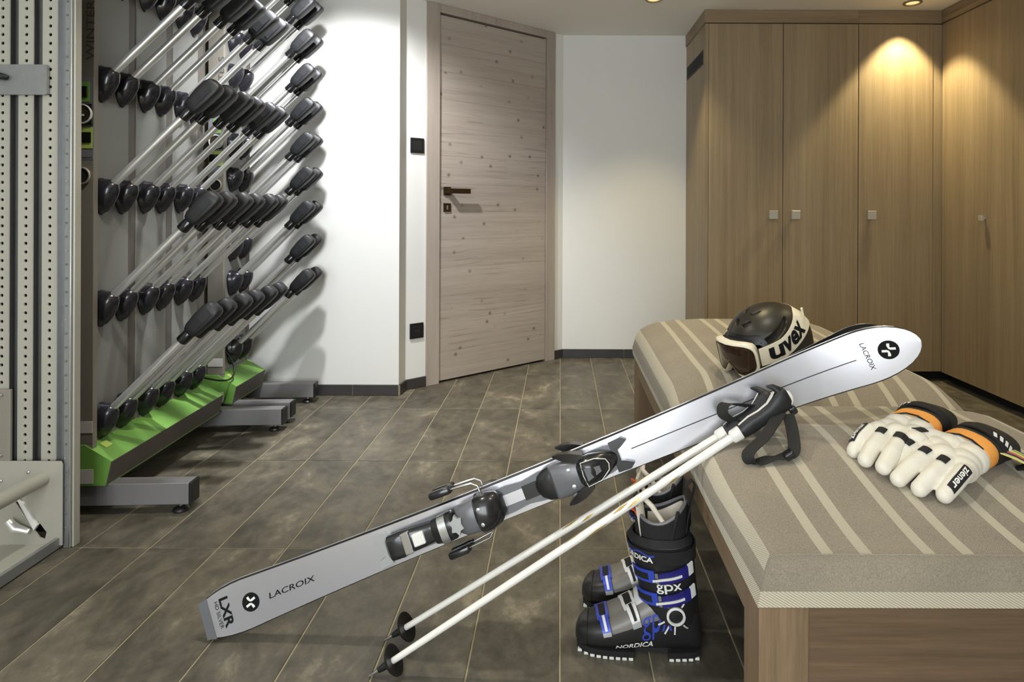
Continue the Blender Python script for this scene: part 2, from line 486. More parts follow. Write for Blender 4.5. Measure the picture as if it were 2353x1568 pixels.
for k in range(3):
    a = wx0 + (wx1 - wx0) * k / 3; b_ = wx0 + (wx1 - wx0) * (k + 1) / 3
    MB().box(a + .035, b_ - .035, YN - .053, YN - .047, wz0 + .06, wz1 - .06).build('pane', M['glass'], win)
pd = bpy.data.lights.new('window_rear_offscreen', 'AREA'); pd.shape = 'RECTANGLE'; pd.size = wx1 - wx0; pd.size_y = wz1 - wz0
pd.cycles.is_portal = True
po = bpy.data.objects.new('window_rear_offscreen', pd); COL.objects.link(po)
po.location = ((wx0 + wx1) / 2, YN - 0.12, (wz0 + wz1) / 2); po.rotation_euler = (R(90), 0, 0)

# baseboards of dark tile, with pieces divided by joints
def baseboard(name, p0, p1, joints=()):
    p0, p1 = V(p0), V(p1); d = (p1 - p0); L = d.length; d.normalize(); n = V((d.y, -d.x))
    o = struct(name, MB().prism([(0, 0), (L, 0), (L, -0.006), (0, -0.006)], lambda a, b, z: (p0.x + d.x * a - n.x * b, p0.y + d.y * a - n.y * b, z), 0.001, 0.052), M['grout'])
    cuts = [0] + list(joints) + [L]
    for a, b in zip(cuts[:-1], cuts[1:]):
        MB().prism([(a + .0015, 0.0), (b - .0015, 0.0), (b - .0015, -0.011), (a + .0015, -0.011)],
                   lambda a_, b_, z: (p0.x + d.x * a_ - n.x * b_, p0.y + d.y * a_ - n.y * b_, z), 0.003, 0.056).build('base_tile', M['basetile'], o)
baseboard('baseboard_far_left', (XL, YW), (-0.857, YW), (0.45, 0.85))
baseboard('baseboard_return', (-0.857, YW), (A0.x, A0.y))
q = A0 + DD * 0.12
baseboard('baseboard_angled_left', (A0.x, A0.y), (q.x, q.y))
q = A0 + DD * 1.045
baseboard('baseboard_angled_right', (q.x, q.y), (A1.x, A1.y))
baseboard('baseboard_back', (A1.x, YB), (0.84, YB), (0.41,))

# ------------------------------------------------------------------ the larch door
DT = 2.108
door = thing('door_1', None, None, (A0.x, A0.y, 0)); tag(door, kind='structure')
door['label'] = 'limed knotty larch door in its frame beside the black wall sockets'
door.matrix_basis = Matrix(((DD.x, DN.x, 0, A0.x), (DD.y, DN.y, 0, A0.y), (0, 0, 1, 0), (0, 0, 0, 1)))
fr = MB().prism([(0.12, 0.001), (0.198, 0.001), (0.198, DT), (0.977, DT), (0.977, 0.001), (1.045, 0.001), (1.045, CEIL - 0.002), (0.12, CEIL - 0.002)],
                lambda a, z, d: (a, d, z), -0.014, 0.06)
fr.build('door_frame', M['larch_frame'], door)
MB().box(0.197, 0.978, 0.045, 0.066, 0.006, DT).build('door_core', M['larch_frame'], door)
nb = 13
zs = [0.012 + (DT - 0.022) * k / nb for k in range(nb + 1)]
for k in range(nb):
    MB().box(0.202, 0.973, -0.002, 0.045, zs[k] + 0.0002, zs[k + 1] - 0.0002, 0.0007).build('door_plank', M['larch'], door)
hd = MB().box(0.228, 0.272, -0.012, -0.001, 1.07, 1.118, 0.001).build('door_handle', M['bronze'], door)
MB().box(0.236, 0.262, -0.052, -0.010, 1.082, 1.106, 0.001).build('handle_neck', M['bronze'], hd)
MB().box(0.236, 0.372, -0.064, -0.050, 1.080, 1.108, 0.001).build('lever', M['bronze'], hd)
kp = MB().box(0.228, 0.272, -0.010, -0.001, 0.976, 1.024, 0.001).build('keyhole_plate', M['bronze'], door)
MB().box(0.245, 0.255, -0.0125, -0.009, 0.986, 1.012, 0.003).build('keyhole', M['steel'], kp)

def socket_plate(zc, label, hole):
    r = thing('wall_socket', label, 'socket', on_door(0.064, 0, zc - 0.042))
    r.matrix_basis = Matrix(((DD.x, DN.x, 0, r.location.x), (DD.y, DN.y, 0, r.location.y), (0, 0, 1, zc - 0.042), (0, 0, 0, 1)))
    MB().box(-0.040, 0.040, -0.009, 0.0005, 0, 0.084, 0.0015).build('cover_plate', M['black'], r)
    ins = MB().box(-0.026, 0.026, -0.0105, -0.008, 0.016, 0.068, 0.001).build('insert', M['blackmatte'], r)
    if hole:
        MB().lathe([(0.019, -0.0115), (0.021, -0.0115), (0.021, -0.010), (0.017, -0.010), (0.017, -0.0112)], lambda x, y, h: (x, h, 0.042 + y), 20, True).build('socket_ring', M['black'], ins)
        for sx in (-1, 1):
            MB().lathe([(0.0024, -0.0122), (0.0024, -0.010)], lambda x, y, h, q=sx: (x + 0.0095 * q, h, 0.042 + y), 8).build('pin_hole', M['steel'], ins)
socket_plate(1.342, 'black square wall switch beside the door, above the socket', False)
socket_plate(0.317, 'black square power socket beside the door, low above the baseboard', True)

# ------------------------------------------------------------------ oak wardrobes
YF = 3.46; XF = 2.226
def knob(d, c, n, t, g=1.0):
    """square knob on a stem; c = centre on the door face, n = outward, t = sideways"""
    c, n, t = V(c), V(n), V(t); u = V((0, 0, 1))
    def blk(h, a0, a1):
        return MB().loft([[c + n * a + t * (sx * e) + u * (sz * e) for sx, sz in ((-1, -1), (1, -1), (1, 1), (-1, 1))] for a, e in ((a0, h), (a1 - 0.001, h), (a1, h - 0.001))])
    k = blk(0.009 * g, 0.0, 0.014).build('knob', M['nickel'], d, world=True)
    blk(0.0245 * g, 0.013, 0.028).build('knob_face', M['nickel'], k, world=True)

def wardrobe(label, x0, x1, doors, knobs, left_open=False, filler=None):
    r = thing('wardrobe', label, 'wardrobe', ((x0 + x1) / 2, YF + 0.25, 0), group='oak wardrobes')
    body = MB().box(x0, x1, YF + 0.003, YB - 0.003, 0.058, 2.078).build('carcass', M['oak'], r, world=True)
    MB().box(x0 + (0.012 if left_open else 0), x1, YF + 0.045, YB - 0.01, 0.0005, 0.059).build('plinth', M['blackmatte'], r, world=True)
    MB().box(x0 - (0.006 if left_open else 0), x1, YF - 0.022, YB - 0.003, 2.0785, CEIL - 0.001).build('cornice', M['oak_h'], r, world=True)
    for (a, b), kx in zip(doors, knobs):
        d = MB().box(a, b, YF - 0.018, YF + 0.001, 0.058, 2.074, 0.0012).build('wardrobe_door', M['oak'], r, world=True)
        knob(d, (kx, YF - 0.018, 0.965), (0, -1, 0), (1, 0, 0))
    if filler:
        MB().box(filler[0], filler[1], YF - 0.012, YF + 0.002, 0.058, 2.074).build('filler_strip', M['oak'], r, world=True)
    return r, body
w1, b1 = wardrobe('two door oak wardrobe with a black vent in its end panel by the white wall', 0.838, 1.7265,
                  [(0.858, 1.288), (1.292, 1.7245)], [1.228, 1.357], True)
MB().box(0.838, 0.8555, YF - 0.018, YF + 0.002, 0.058, 2.074).build('end_panel', M['oak'], w1, world=True)
vent = MB().box(0.8345, 0.839, 3.50, 3.93, 1.85, 1.935).build('vent', M['black'], w1, world=True)
for k in range(6):
    z = 1.858 + k * 0.0125
    MB().box(0.8325, 0.8352, 3.51, 3.92, z, z + 0.006).build('vent_slat', M['blackmatte'], vent, world=True)
w2, b2 = wardrobe('single door oak wardrobe filling the corner under the recessed lamp', 1.7275, 2.7,
                  [(1.7295, 2.158)], [1.795], False, (2.1615, 2.2245))

def side_wardrobe(label, y0, y1, doors, knobs):
    r = thing('wardrobe', label, 'wardrobe', (XF + 0.25, (y0 + y1) / 2, 0), group='oak wardrobes')
    MB().box(XF + 0.003, XR - 0.003, y0, y1, 0.058, 2.078).build('carcass', M['oak'], r, world=True)
    MB().box(XF + 0.045, XR - 0.01, y0, y1, 0.0005, 0.059).build('plinth', M['blackmatte'], r, world=True)
    MB().box(XF - 0.022, XR - 0.003, y0, y1, 2.0785, CEIL - 0.001).build('cornice', M['oak_y'], r, world=True)
    for (a, b), ky in zip(doors, knobs):
        d = MB().box(XF - 0.018, XF + 0.001, a, b, 0.058, 2.074, 0.0012).build('wardrobe_door', M['oak'], r, world=True)
        knob(d, (XF - 0.018, ky, 0.955), (-1, 0, 0), (0, 1, 0), 0.55)
side_wardrobe('single door oak wardrobe on the side wall, turned to the bench, in the corner', 2.76, YF - 0.025, [(2.762, YF - 0.027)], [3.085])
side_wardrobe('two door oak wardrobe on the side wall, nearer the bench end with gloves', 1.85, 2.759, [(2.307, 2.757), (1.852, 2.303)], [2.37, 2.24])

# ------------------------------------------------------------------ recessed lamps
for i, (x, y, *_) in enumerate(LAMPS):
    lab = ['recessed round ceiling lamp in front of the white back wall', 'recessed round ceiling lamp above the corner wardrobe door', 'recessed ceiling lamp above the narrow drying rack by the white wall',
           'recessed ceiling lamp above the wide drying rack', 'recessed ceiling lamp above the ski poles and boots', 'recessed ceiling lamp above the helmet on the bench', 'recessed ceiling lamp before the side wardrobes'][i]
    r = thing('downlight', lab, 'ceiling lamp', (x, y, CEIL - 0.0053), group='recessed ceiling lamps')
    MB().lathe([(0.036, 0.004), (0.036, -0.001), (0.046, -0.002), (0.049, 0.001), (0.049, 0.0055)], lambda a, b, h: (a, b, h), 28, True).build('trim_ring', M['lamp_ring'], r, 40)
    MB().lathe([(0.034, 0.0045), (0.034, 0.0035), (0.012, 0.0025)], lambda a, b, h: (a, b, h), 24).build('lamp_lens', M['lamp_glow'], r, 40)

# ================================================================== boot and glove drying racks
M['ltgreen'] = simple('pale_green_label', (190, 214, 110), 0.5, var=0.03)
M['label'] = simple('paper_label', (206, 202, 198), 0.6, var=0.08, scale=160)
M['greylabel'] = simple('control_plate_grey', (140, 140, 150), 0.4, 0.2, var=0.04)
M['markgrey'] = simple('dark_grey_print', (84, 82, 78), 0.6, var=0.05)
M['whiteprint'] = simple('white_print', (235, 233, 228), 0.5, var=0.02)
M['collar'] = simple('gloss_black_collar', (20, 20, 22), 0.12, var=0.05)
M['dial'] = simple('dial_face', (60, 54, 44), 0.35, var=0.1)

def hanger_meshes():
    base = MB(); secs = []
    for lx, k, up in ((-0.001, 1.0, 0), (0.006, 1.0, 0), (0.009, 0.93, 0), (0.022, 0.88, 0.002), (0.036, 0.74, 0.006), (0.048, 0.54, 0.010), (0.056, 0.32, 0.012), (0.059, 0.10, 0.012)):
        sec = []
        for q in range(20):
            t = 2 * pi * q / 20
            s_, c_ = sin(t), cos(t)
            y = 0.037 * s_ * (1 if c_ > 0 else abs(s_) ** 0.35 if s_ else 0)
            z = 0.046 * c_ if c_ > 0 else 0.078 * c_
            sec.append((lx, y * k, z * k + up + 0.004))
        secs.append(sec)
    base.loft(secs)
    d = V((0.7071, 0, 0.7071)); n = V((-0.7071, 0, 0.7071)); y = V((0, 1, 0)); o = V((0.026, 0, 0.014))
    tube = MB().tube([o, o + d * 0.345], 0.0128, 14)
    def sec(t, hn, hy, p, dn=0):
        return [o + d * t + n * (a + dn) + y * b for a, b in sel(0, 0, hn, hy, p, 20)]
    collar = MB().loft([sec(0.336, .0165, .0165, 2.3), sec(0.338, .0185, .0185, 2.4), sec(0.374, .0185, .0185, 2.4), sec(0.378, .016, .016, 2.4)])
    head = MB().loft([sec(0.372, .015, .015, 2.4), sec(0.379, .0215, .019, 5), sec(0.395, .026, .022, 6, .001), sec(0.44, .030, .0235, 6, .002),
                      sec(0.478, .030, .0235, 6, .002), sec(0.494, .0265, .0215, 5, .001), sec(0.502, .019, .015, 4)])
    rib = [MB().loft([[o + d * t + n * a + y * (sgn * b) for t, a, b in ((t0, -.013, yy), (t0, .013, yy), (t0, .013, yy + .003), (t0, -.013, yy + .003))]
                  for t0, yy in ((0.40, .0205), (0.44, .0227), (0.478, .0215))]) for sgn in (-1, 1)]
    return base, tube, collar, head, rib
HB, HT, HC, HH, HR = hanger_meshes()
first_hanger = []
def hanger(rack, ly, z, low=False):
    if not first_hanger:
        b = HB.build('hanger', M['charcoal'], rack, 50)
        HT.build('tube', M['alu'], b, 40); HC.build('collar', M['collar'], b, 40)
        HH.build('nozzle', M['headblack'], b, 45)
        for q in HR: q.build('nozzle_rib', M['headblack'], b)
        first_hanger.append(b)
    else:
        b = dup(first_hanger[0], rack)
    b.location = (0, ly, z)
    for ch in b.children:
        if not ch.name.startswith('tube'):
            ch.location = (-0.048, 0, -0.048) if low else (0, 0, 0)
    return b

RYAW = R(2.5); RX, RY = -1.530, 1.95
def rack_pt(lx, ly):
    return (RX + lx * cos(RYAW) - ly * sin(RYAW), RY + lx * sin(RYAW) + ly * cos(RYAW), 0)

def drying_rack(label, off, panels, rows, box_len, leg_far, half=0.048, pw=0.0875):
    r = thing('drying_rack', label, 'drying rack', rack_pt(0, off), rz=RYAW, group='drying racks for boots and gloves')
    # feet
    for ly in (-0.034, leg_far):
        lg = MB().box(-0.17, 0.322, ly, ly + 0.05, 0.030, 0.100, 0.002).build('floor_beam', M['leg'], r)
        MB().box(0.321, 0.330, ly, ly + 0.05, 0.030, 0.100, 0.002).build('end_cap', M['black'], lg)
        for lx in (0.285, -0.13):
            ft = MB().lathe([(0.007, 0.031), (0.007, 0.014)], lambda a, b, h, lx=lx, ly=ly: (lx + a, ly + 0.025 + b, h), 10).build('foot_screw', M['steel'], lg)
            MB().lathe([(0.010, 0.016), (0.022, 0.010), (0.025, 0.004), (0.024, 0.0005)], lambda a, b, h, lx=lx, ly=ly: (lx + a, ly + 0.025 + b, h), 18).build('foot_pad', M['black'], lg, 40)
    # blower box
    prof = [(-0.10, 0.099), (0.07, 0.099), (0.085, 0.177), (0.0, 0.230), (-0.10, 0.230)]
    cov = MB().prism(prof, lambda a, b, d: (a, d, b), -0.042, box_len).build('blower_cover', M['green'], r)
    MB().loft([[(0.0695, ly, 0.097), (0.0865, ly, 0.1765), (0.0835, ly, 0.1775), (0.066, ly, 0.097)] for ly in (-0.0425, box_len + 0.0005)]).build('front_plate', M['rackdark'], cov)
    MB().box(-0.028, 0.028, -0.0432, -0.0415, 0.106, 0.152).build('rating_label', M['label'], cov)
    MB().box(0.040, 0.066, -0.015, 0.015, 0.0, 0.001).build('badge', M['ltgreen'], cov).matrix_basis = Matrix.Translation((0.030, 0.012, 0.2128)) @ Matrix.Rotation(R(31.9), 4, 'Y') @ Matrix.Translation((-0.053, 0, 0))
    # back panels with channels
    for k, c in enumerate(panels):
        p = MB().box(-0.02, 0.0, c - pw, c + pw, 0.205, 2.04, 0.002).build('back_panel', M['rackgrey'], r)
        tab = MB().prism([(c - pw + .01, 0.235), (c + pw - .01, 0.235), (c + pw - .03, 0.195), (c - pw + .03, 0.195)], lambda a, b, d: (d, a, b), -0.001, 0.003).build('panel_tab', M['leg'], r)
        for s_ in (-1, 1):
            MB().lathe([(0.004, 0.0025), (0.0035, 0.0045), (0.001, 0.005)], lambda a, b, h, c=c, s_=s_: (h, c + s_ * 0.03 + a, 0.212 + b), 10).build('rivet', M['steel'], tab)
        nx = c + pw
        MB().box(-0.06, -0.003, nx - 0.004, nx + 0.044, 0.20, 2.04).build('channel', M['rackdark'], r)
    MB().box(-0.16, -0.055, -0.02, panels[-1] + pw + 0.04, 0.22, 2.04).build('rear_duct', M['rackpost'], r)
    # control post facing the open end
    post = MB().box(-0.0485, 0.0225, -0.038, -0.018, 0.232, 2.04, 0.002).build('control_post', M['rackpost'], r)
    f = -0.038
    cx = -0.007
    MB().box(-0.0465, 0.0215, f - 0.0012, f + 0.001, 1.150, 1.418).build('control_plate', M['greylabel'], post)
    sw = MB().box(cx - .017, cx + .017, f - .003, f, 1.336, 1.401).build('switch_plate', M['green'], post)
    MB().box(cx - .011, cx + .011, f - .008, f - .002, 1.350, 1.386, 0.002).build('rocker_switch', M['black'], sw)
    tm = MB().box(cx - .036, cx + .029, f - .010, f, 1.262, 1.329, 0.002).build('timer_housing', M['black'], post)
    MB().lathe([(0.030, -.0155), (0.032, -.0135), (0.032, -.009), (0.0275, -.009), (0.0275, -.0145)], lambda a, b, h: (cx + a, f + h, 1.2955 + b), 28, True).build('timer_ring', M['whiteprint'], tm, 40)
    MB().lathe([(0.027, -.0095), (0.027, -.0125), (0.010, -.0128), (0.010, -.018), (0.004, -.019)], lambda a, b, h: (cx + a, f + h, 1.2955 + b), 24).build('timer_dial', M['dial'], tm, 40)
    MB().box(cx - .002, cx + .012, f - .0205, f - .018, 1.288, 1.294).build('timer_pointer', M['whiteprint'], tm)
    dt = MB().box(cx - .036, cx + .026, f - .003, f, 1.186, 1.254).build('display_plate', M['ltgreen'], post)
    for s_ in (-1, 1):
        MB().box(cx - .005 + s_ * .0145 - .0135, cx - .005 + s_ * .0145 + .0135, f - .0065, f - .002, 1.204, 1.238, .001).build('counter_window', M['black'], dt)
    MB().box(cx - .036, cx + .026, f - .003, f, 1.157, 1.161).build('seam_strip', M['leg'], post)
    sk = MB().lathe([(0.0255, -.0005), (0.0285, -.006), (0.0265, -.010), (0.0235, -.010), (0.0235, -.003)], lambda a, b, h: (cx - .004 + a, f + h, 1.098 + b), 28, True).build('socket_ring', M['nickel'], post, 40)
    MB().lathe([(0.0235, -.001), (0.0235, -.0062), (0.016, -.0066)], lambda a, b, h: (cx - .004 + a, f + h, 1.098 + b), 24).build('socket_cap', M['blackmatte'], sk)
    MB().box(-0.0445, 0.0215, f - 0.0015, f + 0.0005, 0.268, 0.305).build('maker_label', M['label'], post)
    lettering('WINTERS', lambda a, b: (cx + .018 - b, f - 0.0012, 1.578 + a), 0.026, M['markgrey'], post, width=0.215, bold=0.004)
    MB().prism([(-.0345, 1.585), (-.0305, 1.583), (-.0175, 1.531), (-.0235, 1.531)], lambda a, b, d: (a, d, b), f - 0.0015, f + 0.0005).build('green_slash', M['green'], post)
    MB().prism([(-0.0485, 0.232), (0.0225, 0.232), (0.0225, 0.212), (-0.0485, 0.225)], lambda a, b, d: (a, d, b), -0.038, -0.020).build('post_foot', M['rackpost'], post)
    for c in panels:
        for s_ in (-1, 1):
            for z in rows:
                hanger(r, c + s_ * half, z, z > 1.7)
    return r
rack_a = drying_rack('wide grey boot drying rack with a green base, six hangers across, beside the perforated rack', 0.0,
                     [0.073, 0.288, 0.505], [0.2975 + 0.3735 * k for k in range(5)], 0.64, 0.672)
rack_b = drying_rack('narrow grey drying rack with closely spaced hangers, two across, against the white wall', 0.80,
                     [0.120], [0.322 + 0.1636 * k for k in range(10)], 0.245, 0.255, 0.0485, 0.10)

# power cable looping between the racks
pts = []
for k in range(31):
    cp_ = [(-.03, .630, .270), (.0, .660, .245), (.045, .700, .222), (.060, .755, .214), (.055, .800, .236), (.030, .822, .285), (-.003, .8265, .330)]
    t = k / 30 * 6; i = min(int(t), 5); t -= i
    p0, p1, p2, p3 = (V(cp_[min(max(j, 0), 6)]) for j in (i - 1, i, i + 1, i + 2))
    q = 0.5 * ((2 * p1) + (p2 - p0) * t + (2 * p0 - 5 * p1 + 4 * p2 - p3) * t * t + (3 * p1 - p0 - 3 * p2 + p3) * t ** 3)
    p = V(rack_pt(q.x, q.y)); p.z = q.z
    pts.append(p)
cb = MB().tube(pts, 0.004, 8).build('power_cable', M['black'], None, 60)
tag(cb, 'thin black power cable looping between the two drying racks', 'cable')

# ================================================================== perforated ski rack at the left
PY = 1.738
pr = thing('perforated_rack', 'beige grey steel rack frame of perforated slotted columns with a foot tray', 'rack', (-1.62, PY, 0))
def px2x(p, y=PY): return (p - VX) * y / FPX
def py2z(p, y=PY): return 1.0 - (p - VY) * y / FPX
# perforated columns: every hole is cut
pitch, cw, hr = 0.0255, 0.046, 0.0050
def perforated(xc, z0, n, name='perforated_column'):
    mb = MB(); q = 8
    for k in range(n):
        zc = z0 + pitch * (k + 0.5)
        ring = [(xc + hr * cos(2 * pi * (j + .5) / q), PY, zc + hr * sin(2 * pi * (j + .5) / q)) for j in range(q)]
        inn = [(x, PY + 0.004, z) for x, y, z in ring]
        h, w = pitch / 2, cw / 2
        out = [(xc + w, PY, zc + h * .41), (xc + w * .41, PY, zc + h), (xc - w * .41, PY, zc + h), (xc - w, PY, zc + h * .41),
               (xc - w, PY, zc - h * .41), (xc - w * .41, PY, zc - h), (xc + w * .41, PY, zc - h), (xc + w, PY, zc - h * .41)]
        out = [out[(j) % 8] for j in range(8)]
        cor = [(xc + w, PY, zc + h), (xc - w, PY, zc + h), (xc - w, PY, zc - h), (xc + w, PY, zc - h)]
        vs = ring + inn + out + cor
        fs = []
        for j in range(8):
            j2 = (j + 1) % 8
            fs.append((j, j2, 8 + j2, 8 + j)); fs.append((j, j2, 16 + j2, 16 + j))
        fs += [(16, 24, 17), (18, 25, 19), (20, 26, 21), (22, 27, 23)]
        mb.add(vs, fs)
    z1 = z0 + pitch * n
    for s_ in (-1, 1):
        x = xc + s_ * cw / 2
        mb.add([(x, PY, z0), (x, PY, z1), (x, PY + .03, z1), (x, PY + .03, z0)], [(0, 1, 2, 3)])
    bm = bmesh.new()
    vv = [bm.verts.new(v) for v in mb.v]
    for f in mb.f: bm.faces.new([vv[i] for i in f])
    bmesh.ops.remove_doubles(bm, verts=bm.verts[:], dist=0.0002)
    c = MB().bm(bm).build(name, M['perf'], pr, world=True)
    MB().box(xc - cw / 2 + .001, xc + cw / 2 - .001, PY + .026, PY + .03, z0, z1).build('column_core', M['perf'], c, world=True)
    return c
for xc in (px2x(114.5), px2x(59.5), px2x(5), px2x(-50), px2x(-105), px2x(-160)):
    perforated(xc, 0.24, 74)
    MB().box(xc + 0.0235, xc + 0.0265, PY - 0.004, PY + 0.04, 0.24, 2.12).build('bright_edge', M['steel'], pr, world=True)
    MB().box(xc + 0.0265, xc + 0.036, PY + 0.024, PY + 0.05, 0.24, 2.12).build('column_flange', M['perfdark'], pr, world=True)
MB().box(px2x(-190), px2x(150), PY + 0.045, PY + 0.055, 0.02, 2.12).build('back_sheet', M['perfdark'], pr, world=True)
# corner post
po_ = MB().box(px2x(151), px2x(165), PY - 0.004, PY + 0.020, 0.0, 2.12, 0.001).build('hinge_flange', M['galv'], pr, world=True)
for k in range(52):
    z = 0.06 + k * 0.0405
    MB().lathe([(0.0032, -0.0042), (0.0032, -0.0062), (0.001, -0.0066)], lambda a, b, h, z=z: (px2x(156) + a, PY + h, z + b), 7).build('flange_screw', M['perfdark'] if k % 5 else M['steel'], po_, world=True)
MB().box(px2x(163.5), px2x(167), PY - 0.006, PY + 0.02, 0.0, 2.12, 0.001).build('bright_edge', M['steel'], pr, world=True)
MB().box(px2x(167), px2x(172), PY, PY + 0.024, 0.0, 2.12, 0.002).build('corner_post', M['perf'], pr, world=True)
MB().box(px2x(134), px2x(151), PY + 0.012, PY + 0.05, 0.0, 2.12).build('inner_profile', M['galv'], pr, world=True)
# clamp plate with handle
yq = PY - 0.012
cp = MB().prism([(a, b) for a, b in rrect(0.20, 0.044, 0.006, 3, px2x(106, yq) - 0.20, (py2z(152, yq) + py2z(223, yq)) / 2)], lambda a, b, d: (a, d, b), yq, PY - 0.003).build('clamp_plate', M['galv'], pr, world=True)
MB().tube([(px2x(-60), yq - .02, py2z(176)), (px2x(0), yq - .022, py2z(181)), (px2x(18), yq - .018, py2z(184)), (px2x(26), yq - .004, py2z(186))], [.011, .011, .010, .008], 12).build('clamp_handle', M['black'], cp, 50, world=True)
# lower plates
lp = MB().box(px2x(-80, yq), px2x(25, yq), yq, PY - 0.003, py2z(1066, yq), py2z(901, yq), 0.002).build('lower_plate', M['rackpost'], pr, world=True)
for yy in (913, 1052):
    MB().lathe([(0.006, 0), (0.005, -.004), (0.002, -.005)], lambda a, b, h, yy=yy: (px2x(5, yq) + a, yq + h, py2z(yy, yq) + b), 12).build('bolt', M['steel'], lp, 40, world=True)
outer = [(px2x(-170, yq), 0.012), (px2x(146, yq), 0.012), (px2x(146, yq), py2z(1072, yq)), (px2x(142, yq), py2z(1065, yq)), (px2x(-170, yq), py2z(1065, yq))]
slot = [(px2x(38, yq), py2z(1160, yq)), (px2x(52, yq), py2z(1152, yq)), (px2x(110, yq), py2z(1228, yq)), (px2x(106, yq), py2z(1244, yq)), (px2x(94, yq), py2z(1240, yq))]
tri = tessellate_polygon([[V((a, b, 0)) for a, b in outer], [V((a, b, 0)) for a, b in slot]])
rim_ = outer + slot; no, nr = len(outer), len(outer) + len(slot)
fpm = MB()
fpm.add([(a, yq, b) for a, b in rim_] + [(a, yq + 0.003, b) for a, b in rim_],
        [t for t in tri] + [tuple(nr + i for i in reversed(t)) for t in tri] +
        [(i, (i + 1) % no, nr + (i + 1) % no, nr + i) for i in range(no)] +
        [(no + i, no + (i + 1) % 5, nr + no + (i + 1) % 5, nr + no + i) for i in range(5)])
fp = fpm.build('foot_plate', M['perf'], pr, world=True)
for xx, yy in ((5, 1110), (68, 1090)):
    MB().lathe([(0.005, 0), (0.005, -.003), (0.002, -.005)], lambda a, b, h, xx=xx, yy=yy: (px2x(xx, yq) + a, yq + h, py2z(yy, yq) + b), 12).build('bolt', M['steel'], fp, 40, world=True)
# diagonal slot with lever in the foot plate
MB().prism([(px2x(46, yq), py2z(1153, yq)), (px2x(60, yq), py2z(1160, yq)), (px2x(92, yq), py2z(1210, yq)), (px2x(84, yq), py2z(1222, yq))],
           lambda a, b, d: (a, d, b), yq - 0.006, yq + 0.004).build('lever', M['white'], fp, world=True)
MB().tube([(px2x(36, yq), yq - .02, py2z(1195, yq)), (px2x(52, yq), yq - .02, py2z(1212, yq)), (px2x(78, yq), yq - .012, py2z(1222, yq))], [.010, .014, .008], 12).build('lever_knob', M['alu'], fp, 50, world=True)
# tray rail towards the room and round bar above it
tx = px2x(147)
MB().box(tx - 0.012, tx, 1.05, PY - 0.002, 0.004, 0.034, 0.001).build('tray_rail', M['galv'], pr, world=True)
MB().box(tx - 0.34, tx - 0.011, 1.05, PY - 0.012, 0.004, 0.014).build('tray_floor', M['perf'], pr, world=True)
MB().tube([(px2x(108), PY - 0.01, 0.205), (px2x(108), 1.05, 0.205)], 0.021, 18).build('foot_bar', M['perf'], pr, 40, world=True)

